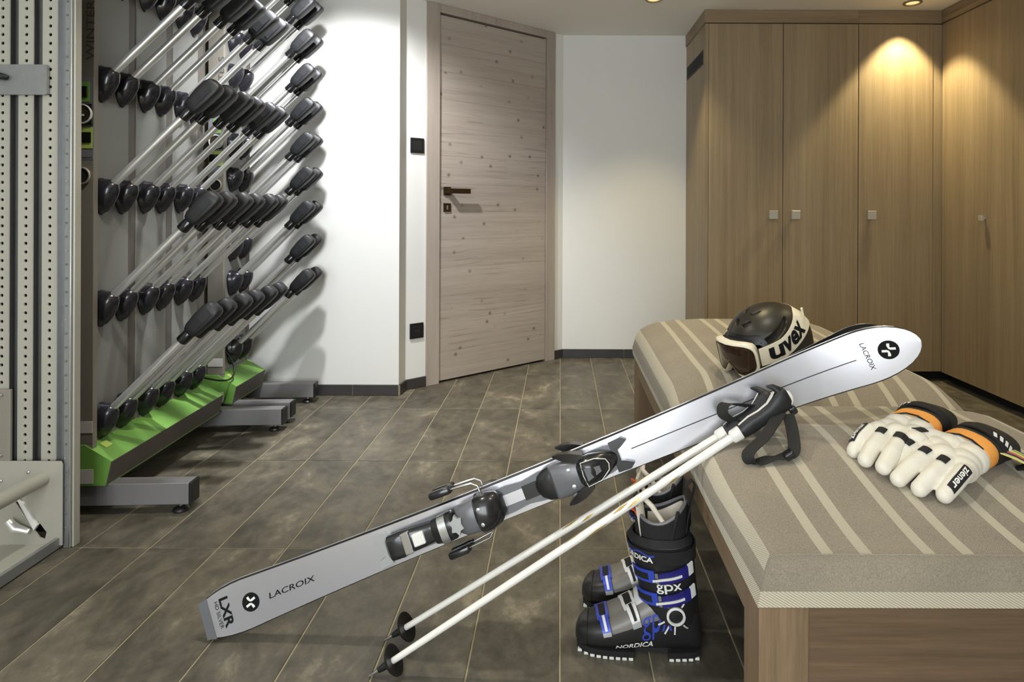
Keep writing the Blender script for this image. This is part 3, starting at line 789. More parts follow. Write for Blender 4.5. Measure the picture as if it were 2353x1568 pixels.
# ================================================================== bench
BX0, BX1, BY0, BY1, BYC, BZ = 0.3085, 1.115, 0.92, 2.50, 1.552, 0.381
def fabric():
    m, nt, b = new_mat('striped_upholstery')
    tc = N(nt, 'ShaderNodeTexCoord'); sp = N(nt, 'ShaderNodeSeparateXYZ')
    nt.links.new(tc.outputs['Object'], sp.inputs[0])
    def math(op, a, b_=None, c=None, clamp=False):
        n = N(nt, 'ShaderNodeMath', operation=op); n.use_clamp = clamp
        for i, v in enumerate((a, b_, c)):
            if v is None: continue
            if isinstance(v, (int, float)): n.inputs[i].default_value = v
            else: nt.links.new(v, n.inputs[i])
        return n.outputs[0]
    X, Y, Z = sp.outputs
    ph = math('FLOORED_MODULO', math('SUBTRACT', X, 0.41), 0.16)
    def band(v, a, c):
        return math('MULTIPLY', math('GREATER_THAN', v, a), math('LESS_THAN', v, c))
    st = math('ADD', band(ph, 0.0, 0.0185), band(ph, 0.060, 0.0795), clamp=True)
    top = math('GREATER_THAN', Z, 0.435)
    front = math('LESS_THAN', Y, BY0 + 0.0048)
    st = math('MULTIPLY', st, math('SUBTRACT', 1.0, front))
    st = math('MULTIPLY', st, top)
    hem = math('LESS_THAN', Z, 0.405)
    st = math('MAXIMUM', st, hem)
    p = math('ADD', math('ADD', math('MULTIPLY', X, 0.62), Y), math('MULTIPLY', Z, 1.0))
    wv = math('SINE', math('MULTIPLY', p, 2 * pi / 0.0043))
    wv2 = math('SINE', math('MULTIPLY', math('SUBTRACT', math('ADD', Y, Z), math('MULTIPLY', X, 1.1)), 2 * pi / 0.0031))
    nz = N(nt, 'ShaderNodeTexNoise'); nz.inputs['Scale'].default_value = 420; nz.inputs['Detail'].default_value = 3
    nt.links.new(tc.outputs['Object'], nz.inputs['Vector'])
    n2 = N(nt, 'ShaderNodeTexNoise'); n2.inputs['Scale'].default_value = 7; nt.links.new(tc.outputs['Object'], n2.inputs['Vector'])
    body = math('ADD', math('MULTIPLY_ADD', wv2, 0.13, 0.5), math('MULTIPLY_ADD', nz.outputs['Fac'], 0.7, -0.35))
    body = math('ADD', body, math('MULTIPLY_ADD', n2.outputs['Fac'], 0.3, -0.15))
    rp = ramp(nt, [(0.25, (112, 103, 90)), (0.5, (140, 130, 113)), (0.78, (165, 154, 133))])
    nt.links.new(body, rp.inputs['Fac'])
    rs = ramp(nt, [(0.30, (148, 140, 122)), (0.62, (202, 194, 172))])
    nt.links.new(math('MULTIPLY_ADD', wv, 0.42, 0.52), rs.inputs['Fac'])
    mx = N(nt, 'ShaderNodeMix', data_type='RGBA')
    nt.links.new(st, mx.inputs[0]); nt.links.new(rp.outputs['Color'], mx.inputs[6]); nt.links.new(rs.outputs['Color'], mx.inputs[7])
    nt.links.new(mx.outputs[2], b.inputs['Base Color'])
    b.inputs['Roughness'].default_value = 0.9; b.inputs['Sheen Weight'].default_value = 0.15
    bp = N(nt, 'ShaderNodeBump'); bp.inputs['Strength'].default_value = 0.35; bp.inputs['Distance'].default_value = 0.0012
    nt.links.new(body, bp.inputs['Height']); nt.links.new(bp.outputs['Normal'], b.inputs['Normal'])
    return m
M['fabric'] = fabric()

def sstep(a, b, x):
    t = max(0.0, min(1.0, (x - a) / (b - a))); return t * t * (3 - 2 * t)
SOFT = [(0, 0), (-.003, .15), (-.003, .36), (.004, .54), (.014, .66), (.028, .75), (.05, .825), (.09, .905), (.16, .965), (.26, 1.0), (.40, 1.0)]
BOXY = [(0, 0), (.003, .2), (.006, .42), (.010, .62), (.014, .80), (.019, .97), (.030, 1.0), (.07, 1.0), (.15, 1.0), (.26, 1.0), (.40, 1.0)]
def top_h(y):
    if y <= BYC:
        h = 0.461 + 0.049 * sstep(BY0, BY0 + 0.42, y)
        return h - 0.058 * sstep(BYC - 0.10, BYC, y) ** 2
    h = 0.452 + 0.082 * sstep(BYC, BYC + 0.20, y) ** 0.6 + 0.012 * sstep(1.8, 2.3, y)
    return h - 0.075 * sstep(BY1 - 0.07, BY1 + 0.01, y) ** 2
def section(y):
    k = 1 - sstep(BY0, BY0 + 0.28, y); T = top_h(y)
    half = []
    for (dx, f), (ex, g) in zip(SOFT, BOXY):
        half.append((dx * (1 - k) + ex * k, BZ + (f * (1 - k) + g * k) * (T - BZ)))
    left = [(BX0 + dx, z) for dx, z in half]
    right = [(BX1 - dx, z) for dx, z in reversed(half)]
    return left + right
def surf(x, y):
    pts = section(y)
    for (x0, z0), (x1, z1) in zip(pts[3:-4], pts[4:-3]):
        if x0 <= x <= x1 and x1 > x0: return z0 + (z1 - z0) * (x - x0) / (x1 - x0)
    return BZ
def on_cushion(px, py, dz=0.0):
    """point of the cushion top (raised by dz) along a picture ray"""
    y = BY0 + 0.01
    while y < BY1:
        x = (px - VX) * y / FPX; z = 1 - (py - VY) * y / FPX
        if BX0 + .01 < x < BX1 - .01 and z <= surf(x, y) + dz: return V((x, y, z))
        y += 0.002
    return V(((px - VX) * BY1 / FPX, BY1, .5))

bench = thing('upholstered_bench', 'wide oak bench with a striped beige upholstered seat in front of the wardrobes', 'bench', ((BX0 + BX1) / 2, (BY0 + BY1) / 2, 0))
for y0, y1 in ((BY0, BYC - 0.001), (BYC + 0.001, BY1)):
    n = 44; secs = []
    for i in range(n + 1):
        t = i / n
        y = y0 + (y1 - y0) * (0.5 - 0.5 * cos(pi * t)) if True else 0
        secs.append([(x, y + (0.004 * (z - BZ) / 0.08 if i == 0 and y0 == BY0 else 0), z) for x, z in section(y)])
    MB().loft(secs).build('seat_cushion', M['fabric'], bench, 38, world=True)
    if y0 == BY0:
        MB().tube([(x, BY0 + 0.0045, z) for x, z in section(BY0)[5:-5]], 0.0013, 6).build('piping', M['fabric'], bench, 60, world=True)
e = 0.004
for xa, xb in ((BX0 + e, BX0 + 0.082), (BX1 - 0.082, BX1 - e)):
    for ya, yb in ((BY0 + 0.006, BY0 + 0.082), (BY1 - 0.085, BY1 - 0.01)):
        MB().box(xa, xb, ya, yb, 0.0005, BZ + 0.001, 0.0015).build('bench_leg', M['benchwood'], bench, world=True)
for ya in (BY0 + 0.010, BY1 - 0.045):
    MB().box(BX0 + 0.083, BX1 - 0.083, ya, ya + 0.022, 0.03 if ya > 1.5 else 0.0005, BZ + 0.001).build('end_panel', M['benchpanel'], bench, world=True)
for xa in (BX0 + 0.008, BX1 - 0.030):
    MB().box(xa, xa + 0.022, BY0 + 0.083, BY1 - 0.086, 0.318, BZ + 0.001).build('side_rail', M['oak_y'], bench, world=True)
MB().box(BX0 + 0.031, BX1 - 0.031, BY0 + 0.034, BY1 - 0.047, 0.352, BZ + 0.0005).build('seat_board', M['benchpanel'], bench, world=True)

# ================================================================== skis
M['topsheet'] = simple('brushed_silver_topsheet', (208, 208, 214), 0.25, 0.70, var=0.025, scale=12)
M['skibase'] = simple('black_ski_sidewall', (26, 26, 28), 0.35, var=0.1)
M['skiedge'] = simple('steel_ski_edge', (206, 206, 206), 0.22, 0.95, var=0.05)
M['ink'] = simple('black_print', (22, 22, 24), 0.75, var=0.05, spec=0.15)
M['bgrey'] = simple('binding_grey', (104, 104, 108), 0.35, 0.1, var=0.08)
M['bblack'] = simple('binding_black', (30, 30, 32), 0.25, var=0.1, coat=0.2)
M['bclear'] = simple('binding_light_grey', (168, 170, 170), 0.3, 0.2, var=0.06)

SL = 1.735
def hw(s):
    if s < 0.10: return 0.0365 + 0.020 * (1 - (1 - max(0, s) / 0.10) ** 2.4) ** 0.75
    if s < 0.78: return 0.0425 + 0.014 * ((0.78 - s) / 0.68) ** 2.0
    if s < 1.615: return 0.0425 + 0.0180 * ((s - 0.78) / 0.835) ** 2.2
    t = min(1.0, (s - 1.615) / (SL - 1.615))
    return max(0.0605 * (1 - t ** 2.2) ** 0.5, 0.003)
def bend(s):
    return 0.055 * max(0, (s - 1.40) / 0.30) ** 2.2 + 0.008 * max(0, (0.14 - s) / 0.14) ** 2
def thick(s):
    return 0.008 + 0.007 * exp(-((s - 0.76) / 0.38) ** 2)
ST = [0, 0.004, 0.010, 0.018, 0.03, 0.05, 0.075, 0.10] + [0.10 + 1.40 * k / 44 for k in range(1, 45)] + [1.52, 1.545, 1.57, 1.59, 1.61, 1.63, 1.65, 1.67, 1.688, 1.703, 1.716, 1.7245, 1.731, 1.7345]
def topn(s): return bend(s) + thick(s)
def ski(label, mat4):
    r = thing('ski', label, 'ski', mat=mat4, group='pair of skis leaning on the bench')
    core = MB(); sheet = MB(); secs = []; ts = []; eL = []; eR = []
    for s in ST:
        h, b, t = hw(s), bend(s), thick(s)
        secs.append([(s, -h, b + 0.0003), (s, h, b + 0.0003), (s, h, b + t * .55), (s, h - .0025, b + t - .0008), (s, -h + .0025, b + t - .0008), (s, -h, b + t * .55)])
        k = max(h - 0.0028, 0.0008)
        ts.append([(s, -k, b + t - .001), (s, k, b + t - .001), (s, k, b + t - .0002), (s, k * .6, b + t), (s, -k * .6, b + t), (s, -k, b + t - .0002)])
        eL.append((s, h + .0002, b + .0016)); eR.append((s, -h - .0002, b + .0016))
    core.loft(secs).build('ski_core', M['skibase'], r, 30)
    ts[0] = [(0.016, y, z) for x, y, z in ts[3]]; ts[1] = [(0.0165, y, z) for x, y, z in ts[3]]; ts[2] = [(0.017, y, z) for x, y, z in ts[3]]
    sh = MB().loft(ts).build('topsheet', M['topsheet'], r, 30)
    for nm in (eL, eR):
        MB().tube(nm[3:-4], 0.0011, 6).build('steel_edge', M['skiedge'], r, 60)
    MB().loft([[(s, -hw(max(s, .004)) - .0006, bend(s) - .0002), (s, hw(max(s, .004)) + .0006, bend(s) - .0002), (s, hw(max(s, .004)) + .0006, bend(s) + thick(s) + .0008), (s, -hw(max(s, .004)) - .0006, bend(s) + thick(s) + .0008)]
               for s in (-0.004, 0.0, 0.008, 0.016)]).build('tail_protector', M['bgrey'], r, 40)
    E = 0.0006
    def along(sc, wc=0.0): return lambda a, b: (sc + a, wc + b, topn(sc + a) + E)
    def across(sc, wc=0.0): return lambda a, b: (sc + b, wc - a, topn(sc + b) + E)
    # graphics on the topsheet
    lettering('LACROIX', along(0.213, -0.003), 0.0125, M['ink'], sh, width=0.116, shear=0.15, bold=0.006)
    lettering('LXR', across(0.052), 0.021, M['ink'], sh, width=0.066, bold=0.03)
    lettering('HD SILVER', across(0.034), 0.0085, M['ink'], sh, width=0.060, bold=0.002)
    def emblem(sc, rot):
        c = MB(); seg = 36
        c.add([(sc, 0, topn(sc) + E)] + [(sc + .0205 * cos(2 * pi * k / seg), .0205 * sin(2 * pi * k / seg), topn(sc + .0205 * cos(2 * pi * k / seg)) + E) for k in range(seg)],
              [(0, 1 + k, 1 + (k + 1) % seg) for k in range(seg)])
        d = c.build('emblem_disc', M['ink'], sh)
        half = [(-.0128, .0012), (-.0128, -.0040), (-.0016, -.0040), (-.0016, -.0128), (.0040, -.0128), (.0040, -.0075), (.0012, -.0010), (-.0030, .0012)]
        for g in (1, -1):
            pp = [(g * a * cos(rot) - g * b * sin(rot), g * a * sin(rot) + g * b * cos(rot)) for a, b in ((x - .0005, y - .0012) for x, y in half)]
            MB().add([(sc + a, b, topn(sc + a) + 2 * E) for a, b in pp], [list(range(len(pp)))]).build('emblem_bar', M['whiteprint'], d)
    emblem(0.111, 0.3)
    emblem(1.672, -0.3)
    lettering('LACROIX', across(1.629), 0.0105, M['ink'], sh, width=0.062, shear=0.1, bold=0.004)
    MB().add([(s, w, topn(s) + E) for s in [1.06 + .545 * k / 24 for k in range(25)] for w in (-.0009, .0009)], [(2 * k, 2 * k + 1, 2 * k + 3, 2 * k + 2) for k in range(24)]).build('centre_line', M['ink'], sh)

    # ---------------- heel piece
    T = topn(0.7)
    def rs(s, h, n0, n1, p=4.0, wc=0.0, n=20):
        return [(s, wc + a, b) for a, b in sel(0, (n0 + n1) / 2, h, (n1 - n0) / 2, p, n)]
    trk = MB().prism([(0.478, -.028), (0.76, -.030), (0.80, -.026), (0.80, .026), (0.76, .030), (0.478, .028)], lambda a, b, d: (a, b, d), T - .006, T + .008).build('heel_track', M['bgrey'], r)
    MB().box(0.735, 0.80, -.012, .012, T + .0075, T + .0095).build('track_slot', M['topsheet'], trk)
    MB().prism([(0.432, -.036), (0.462, -.034), (0.470, -.016), (0.470, .016), (0.462, .034), (0.432, .036), (0.434, .020), (0.450, .016), (0.450, -.016), (0.434, -.020)],
               lambda a, b, d: (a, b, d), T - .006, T + .010).build('track_end', M['bclear'], trk)
    hp = MB().loft([rs(.462, .020, T, T + .020), rs(.47, .027, T, T + .030), rs(.50, .028, T, T + .034), rs(.512, .026, T, T + .028), rs(.57, .022, T, T + .032), rs(.585, .021, T, T + .030)]).build('heel_lever', M['bblack'], r, 40)
    MB().box(.505, .525, -.0235, .0235, T + .022, T + .0345, .002).build('lever_clip', M['steel'], hp)
    MB().box(.53, .558, -.014, .014, T + .026, T + .0365, .003).build('din_window', M['white'], hp)
    hs_ = MB().loft([rs(.575, .018, T + .004, T + .030, 2.4), rs(.582, .027, T + .002, T + .044, 2.6), rs(.606, .031, T + .002, T + .052, 2.6), rs(.628, .030, T + .002, T + .050, 2.6), rs(.634, .022, T + .006, T + .044, 2.4)]).build('spring_housing', M['bblack'], r, 40)
    MB().loft([rs(.600, .0312, T + .020, T + .0535, 2.6), rs(.618, .0315, T + .020, T + .0535, 2.6)]).build('housing_band', M['steel'], hs_, 40)
    star = [(.640 + (.0165 if k % 2 else .011) * cos(2 * pi * k / 12), (.022 if k % 2 else .015) * sin(2 * pi * k / 12)) for k in range(12)]
    MB().prism(star, lambda a, b, d: (a, b, d), T + .040, T + .050).build('pivot_star', M['bclear'], hs_)
    cup = MB().loft([rs(.640, .028, T, T + .034, 3), rs(.652, .033, T, T + .044, 3), rs(.672, .035, T, T + .050, 3), rs(.688, .036, T, T + .046, 3)]).build('heel_body', M['bgrey'], r, 40)
    MB().loft([rs(.686, .036, T + .002, T + .050, 2.6), rs(.694, .040, T, T + .062, 2.6), rs(.716, .039, T, T + .064, 2.6), rs(.736, .033, T, T + .052, 2.4), rs(.748, .020, T, T + .034, 2.2)]).build('heel_cup', M['bblack'], r, 45)
    MB().tube([(.688, .037 * cos(a), T + .006 + .046 * sin(a)) for a in [pi * k / 14 for k in range(15)]], .0022, 8).build('cup_seam', M['blackmatte'], cup, 60)
    for sx in (-1, 1):
        MB().lathe([(0.0045, .062), (0.0045, .0655), (.002, .066)], lambda a, b, h, sx=sx: (.700 + a, sx * .016 + b, T + h - .004), 12).build('cup_screw', M['steel'], cup, 40)
    # brake arms
    for sx in (-1, 1):
        arm = MB().tube([(.70, sx * .034, T + .004), (.70, sx * .052, T + .004), (.688, sx * .062, T + .004), (.64, sx * .066, T), (.60, sx * .068, T - .002)], .0027, 8).build('brake_arm', M['steel'], r, 60)
        MB().loft([rs(.585, .006, T - .010, T + .006, 4, sx * .068), rs(.59, .0085, T - .0125, T + .0095, 4, sx * .068), rs(.632, .0085, T - .011, T + .011, 4, sx * .067), rs(.638, .006, T - .009, T + .007, 4, sx * .066)]).build('brake_pad', M['bblack'], arm, 40)
    # ---------------- toe piece
    tk = MB().prism([(0.80, -.026), (0.84, -.032), (1.00, -.031), (1.02, -.027), (1.02, .027), (1.00, .031), (0.84, .032), (0.80, .026)], lambda a, b, d: (a, b, d), T - .007, T + .007).build('toe_track', M['bgrey'], r)
    MB().box(.795, .83, -.016, .016, T + .005, T + .010).build('track_slot', M['bblack'], tk)
    MB().prism([(1.015, -.034), (1.045, -.036), (1.058, -.026), (1.040, -.016), (1.030, -.012), (1.030, .012), (1.040, .016), (1.058, .026), (1.045, .036), (1.015, .034)],
               lambda a, b, d: (a, b, d), T - .007, T + .012).build('track_end', M['bblack'], tk)
    MB().loft([rs(.828, .010, T, T + .016, 2.4), rs(.836, .024, T, T + .022, 2.6), rs(.852, .034, T, T + .027, 2.8), rs(.868, .037, T, T + .028, 3)]).build('toe_pad', M['bblack'], r, 45)
    tb = MB().loft([rs(.868, .036, T, T + .030, 3.4), rs(.874, .038, T, T + .038, 3.4), rs(.90, .037, T, T + .044, 3.2), rs(.925, .034, T, T + .047, 3), rs(.94, .030, T, T + .046, 3)]).build('toe_body', M['bgrey'], r, 40)
    for sx in (-1, 1):
        MB().lathe([(.0045, .046), (.0045, .0485), (.002, .049)], lambda a, b, h, sx=sx: (.914 + a, sx * .018 + b, T + h - .003), 12).build('toe_screw', M['steel'], tb, 40)
        MB().loft([[(s, sx * w0, n0), (s, sx * w1, n0), (s, sx * w1, n1), (s, sx * w0, n1)] for s, w0, w1, n0, n1 in
                   ((.888, .052, .056, T + .022, T + .030), (.905, .040, .056, T + .018, T + .036), (.93, .028, .050, T + .014, T + .044), (.955, .022, .038, T + .012, T + .046))]).build('toe_wing', M['bblack'], r, 40)
    vs_ = MB().loft([rs(.932, .024, T + .004, T + .050, 2.6), rs(.945, .033, T + .002, T + .062, 2.8), rs(.968, .032, T, T + .062, 2.8), rs(.995, .025, T, T + .046, 2.6), rs(1.018, .014, T, T + .026, 2.4), rs(1.024, .006, T, T + .016, 2.2)]).build('toe_cover', M['bblack'], r, 45)
    tri = [(.946, -.026, .0572), (.978, -.024, .0545), (1.000, -.012, .0440), (1.004, 0, .0435), (1.000, .012, .0440), (.978, .024, .0545), (.946, .026, .0572)]
    MB().tube([(a, b, T + c) for a, b, c in tri] + [(.944, 0, T + .0628)], .0011, 6, close=True).build('cover_outline', M['whiteprint'], vs_, 60)
    MB().prism([(.950, -.014), (.950, .014), (.984, .006), (.984, -.006)], lambda a, b, d: (a, b, d - .35 * max(0, a - .962)), T + .058, T + .0645).build('cover_badge', M['bgrey'], vs_)
    return r
P0 = V((-0.797, 1.374, 0.0))
u_ = V((1.127, -0.012, 0.466)).normalized()
w_ = V((-0.39, 0.16, 0.9)); w_ = (w_ - u_ * w_.dot(u_)).normalized(); n_ = u_.cross(w_)
org = P0 + w_ * 0.046
def frame(o, a, b, c):
    return Matrix(((a.x, b.x, c.x, o.x), (a.y, b.y, c.y, o.y), (a.z, b.z, c.z, o.z), (0, 0, 0, 1)))
SKI_M = frame(org, u_, w_, n_)
ski('silver alpine ski with its graphics and binding facing the room, leaning on the bench', SKI_M)
ski('silver alpine ski behind its twin, base to base, only its rim showing', frame(org, u_, -w_, -n_))

# ================================================================== ski poles
M['polewhite'] = simple('white_pole_paint', (232, 229, 222), 0.3, var=0.04, scale=60, coat=0.3)
M['polegold'] = simple('gold_scuff_print', (186, 156, 84), 0.4, 0.3, var=0.2, scale=80)
M['polegrey'] = simple('grey_print', (150, 146, 136), 0.45, var=0.2, scale=80)
M['webbing'] = simple('black_webbing', (32, 31, 28), 0.85, var=0.2, scale=200, bump=0.2, bscale=500)
def pole(label, tip, through, length, strap, roll=0.0, logo=False, slider=0):
    tip = V(tip); d = (V(through) - tip).normalized()
    side = V((0, 0, 1)).cross(d).normalized(); up = d.cross(side)       # side is horizontal, up leans over the shaft
    up, side = up * cos(roll) + side * sin(roll), side * cos(roll) - up * sin(roll)
    r = thing('ski_pole', label, 'ski pole', mat=frame(tip, d, side, up), group='pair of white ski poles')
    L = length
    MB().tube([(0, 0, 0), (.006, 0, 0), (.030, 0, 0)], [.0015, .003, .0045], 10).build('pole_tip', M['steel'], r, 50)
    MB().tube([(.026, 0, 0), (.040, 0, 0), (.062, 0, 0)], [.0055, .0075, .0085], 12).build('tip_cone', M['black'], r, 50)
    MB().lathe([(.008, .052), (.026, .058), (.031, .063), (.0315, .066), (.028, .0655), (.010, .062)], lambda a, b, h: (h, a, b), 28).build('basket', M['black'], r, 40)
    sh = MB().tube([(.058, 0, 0), (.30, 0, 0), (.60, 0, 0), (L - .135, 0, 0)], [.0066, .0076, .0085, .0088], 16).build('shaft', M['polewhite'], r, 50)
    # worn print on the shaft
    rr = random.Random(3 if logo else 5)
    def on_shaft(x, ang, k=1.0):
        rad = .0066 + .0022 * min(1, max(0, (x - .058) / .55)) + .00035 * k
        return (x, rad * sin(ang), rad * cos(ang))
    for k in range(7):
        x = 0.50 + k * 0.042 + rr.uniform(-.01, .01); ln = rr.uniform(.03, .06); a0 = rr.uniform(-2.2, 0.4); tw = rr.uniform(0.15, .4)
        mb = MB(); n = 8
        mb.add([on_shaft(x + ln * i / n, a0 + tw * i / n + e_ * .3 * (1 - abs(2 * i / n - 1) * .8)) for i in range(n + 1) for e_ in (-1, 1)], [(2 * i, 2 * i + 1, 2 * i + 3, 2 * i + 2) for i in range(n)])
        mb.build('print_streak', M['polegold'] if k % 3 != 2 else M['polegrey'], sh)
    if logo:
        pass
    # grip: collar, moulded handle, hooked head
    g0 = L - .150
    def gs(x, hu, hs, p=2.4, du=0.0):
        return [(x, b, a + du) for a, b in sel(0, 0, hu, hs, p, 18)]
    MB().loft([gs(g0, .0105, .0105), gs(g0 + .004, .0135, .0130), gs(g0 + .022, .0145, .0135), gs(g0 + .028, .0120, .0115)]).build('grip_collar', M['polewhite'], r, 40)
    gr = MB().loft([gs(g0 + .022, .0125, .0125), gs(g0 + .032, .0155, .0140), gs(g0 + .055, .0175, .0145, 2.6, .001), gs(g0 + .080, .0160, .0140, 2.6, .001), gs(g0 + .105, .0180, .0150, 2.6, .002),
                    gs(g0 + .125, .0225, .0160, 2.6, .006), gs(g0 + .142, .0240, .0155, 2.6, .009), gs(g0 + .152, .0180, .0120, 2.4, .011), gs(g0 + .156, .0070, .0060, 2.2, .012)]).build('grip', M['headblack'], r, 45)
    MB().strip([(g0 + .028, 0, .0150), (g0 + .055, 0, .0190), (g0 + .080, 0, .0175), (g0 + .105, 0, .0205), (g0 + .120, 0, .0275), (g0 + .132, 0, .0345)], V((0, 1, 0)), [.0022, .0024, .0024, .0030, .0050, .0035], .0008).build('grip_stripe', M['polewhite'], gr)
    MB().tube([(g0 + .138, 0, .018), (g0 + .140, 0, .032), (g0 + .134, 0, .044), (g0 + .124, 0, .052)], [.012, .0095, .006, .002], 12, flat=0.9).build('grip_hook', M['headblack'], gr, 50)
    MB().loft([gs(g0 + .146, .0185, .0125, 2.6, .006), gs(g0 + .155, .0150, .0105, 2.6, .007), gs(g0 + .160, .0080, .0060, 2.4, .008)]).build('grip_cap', M['polewhite'], gr, 45)
    MB().box(g0 + .136, g0 + .152, -.010, .010, -.030, -.012, .004).build('strap_buckle', M['bblack'], gr)
    inv = frame(tip, d, side, up).inverted()
    pts = [inv @ V(p) for p in strap]
    # smooth loop through the given points
    out = []
    n = len(pts)
    for i in range(n - 1):
        p0, p1, p2, p3 = pts[max(i - 1, 0)], pts[i], pts[i + 1], pts[min(i + 2, n - 1)]
        for k in range(6):
            t = k / 6
            out.append(0.5 * ((2 * p1) + (p2 - p0) * t + (2 * p0 - 5 * p1 + 4 * p2 - p3) * t * t + (3 * p1 - p0 - 3 * p2 + p3) * t ** 3))
    out.append(pts[-1])
    wdir = inv.to_3x3() @ V((0.75, -0.40, 0.15))
    ws = MB().strip(out, wdir, .0125, .0009).build('wrist_strap', M['webbing'], r, 60)
    if slider:
        q = out[slider]; MB().box(q.x - .010, q.x + .010, q.y - .010, q.y + .010, q.z - .006, q.z + .008, .003).build('strap_slider', M['bblack'], ws)
    return r, frame(tip, d, side, up)
def pix(px, py, y):
    return V(((px - VX) * y / FPX, y, 1 - (py - VY) * y / FPX))
tA, thA = (-0.405, 1.262, 0.0), (0.360, 1.276, 0.500)
c1 = on_cushion(1732, 1062, .006); c2 = on_cushion(1800, 1048, .010)
pole('white ski pole in front of its twin, black strap hanging down over the seat', tA, thA, 1.075,
     [pix(1796, 945, 1.268), pix(1760, 1000, 1.228), pix(1722, 1040, 1.198), c1, (c1 + c2) / 2 + V((.005, 0, .002)), c2, pix(1826, 1035, 1.20), pix(1822, 985, 1.245), pix(1812, 950, 1.268)], 0.0, False, 33)
tB, thB = (-0.404, 1.367, 0.0), (0.345, 1.318, 0.488)
pole('white ski pole behind its twin, its strap looped over the silver ski', tB, thB, 1.050,
     [pix(1770, 950, 1.316), pix(1735, 934, 1.318), pix(1672, 928, 1.312), pix(1664, 952, 1.306), pix(1700, 972, 1.312), pix(1735, 980, 1.312)], 0.6, True)

# ================================================================== helmet and goggles
M['helmet'] = simple('satin_black_helmet', (46, 42, 34), 0.38, 0.25, var=0.06, scale=8)
M['helmetlow'] = simple('black_helmet_lower', (20, 19, 19), 0.45, var=0.1)
M['foam'] = simple('black_foam', (14, 14, 14), 0.95, var=0.2)
M['gogwhite'] = simple('ivory_goggle_frame', (226, 218, 196), 0.3, var=0.03)
M['strapwhite'] = simple('ivory_elastic_strap', (222, 214, 190), 0.7, var=0.05, scale=300)
M['goglens'] = simple('smoked_amber_lens', (46, 26, 18), 0.08, 0.25, var=0.15, scale=6, coat=0.8)

HP = on_cushion(1772, 846); HP.z = surf(HP.x, HP.y)
yaw = atan2(-0.436, -0.898)
HMAT = Matrix.Translation(HP + V((0.010, 0.012, 0.002))) @ Matrix.Rotation(yaw, 4, 'Z') @ Matrix.Translation((0, 0, 0.012)) @ Matrix.Rotation(R(16), 4, 'Y')
HA, HBw, HC_ = 0.128, 0.108, 0.112
HZ = 0.066
VENTS = [(0.75, 1.75, R(66), R(40), R(5.0)), (0.10, 0.42, R(40), R(34), R(4.0)), (0.15, 0.9, R(20), R(14), R(3.0))]
def vent_mask(phi, lat):
    f = abs(math.atan2(sin(phi), cos(phi)))
    for a, b, la0, la1, w in VENTS:
        t = (f - a) / (b - a)
        if 0 < t < 1:
            d = abs(lat - (la0 + (la1 - la0) * t ** 1.5)) / (w * sin(pi * min(max(t, .03), .97)) ** 0.6)
            if d < 1.3: return 1 - sstep(0.45, 1.3, d)
    return 0.0
def helm(phi, lat, k=1.0, off=0.0):
    """point of the helmet shell; phi 0 = front, lat 0 = crown (radians)"""
    ll = min(lat, pi / 2)
    r = sin(ll) ** 0.92
    z = HZ + HC_ * cos(ll)
    a = (HA + off) * (1.0 if cos(phi) > 0 else 1.04); b = HBw + off
    if lat > pi / 2:
        z = HZ - (lat - pi / 2) * 0.095; r = 1 - 0.05 * ((lat - pi / 2) / 0.7) ** 2
    else:
        off -= 0.010 * vent_mask(phi, lat) if off > -0.0025 else 0.0
        a = (HA + off) * (1.0 if cos(phi) > 0 else 1.04); b = HBw + off
        z += off * cos(ll)
    p = 2.15
    c, s_ = cos(phi), sin(phi)
    rad = 1.0 / ((abs(c) ** p + abs(s_) ** p) ** (1 / p))
    return V((a * r * c * rad * k, b * r * s_ * rad * k, z))
def rim(phi):
    f = abs(math.atan2(sin(phi), cos(phi)))          # 0 front .. pi back
    return R(68) + R(68) * sstep(0.7, 1.35, f) - R(8) * sstep(2.3, 3.0, f)
helmet = thing('ski_helmet', 'satin black ski helmet lying on the bench seat behind the silver ski', 'helmet', mat=HMAT)
n1, n2 = 240, 96
mb = MB(); vs = []; fs = []
split = 0.80
def shell(t0, t1, off, nm, mat, par, cap=False):
    secs = []
    for i in range(n2 + 1):
        t = t0 + (t1 - t0) * i / n2
        secs.append([helm(2 * pi * k / n1, max(0.02, rim(2 * pi * k / n1) * t), 1.0, off) for k in range(n1)])
    for i in range(n2, -1, -1):
        t = t0 + (t1 - t0) * i / n2
        secs.append([helm(2 * pi * k / n1, max(0.02, rim(2 * pi * k / n1) * t), 0.93, off - 0.004) for k in range(n1)])
    m = MB().loft(secs, False, False)
    if t0 == 0: m.f.append(list(range(n1)))
    return m.build(nm, mat, par, 45)
sh1 = shell(0.0, 0.80, 0.0, 'helmet_shell', M['helmet'], helmet)
sh2 = shell(0.79, 1.0, -0.003, 'lower_shell', M['helmetlow'], helmet)
MB().loft([[helm(2 * pi * k / n1, rim(2 * pi * k / n1) * t, kk, -.006) for k in range(n1)] for t, kk in ((0.97, .97), (1.02, .95), (1.03, .88), (0.97, .84))], False, False).build('padding', M['foam'], helmet, 60)
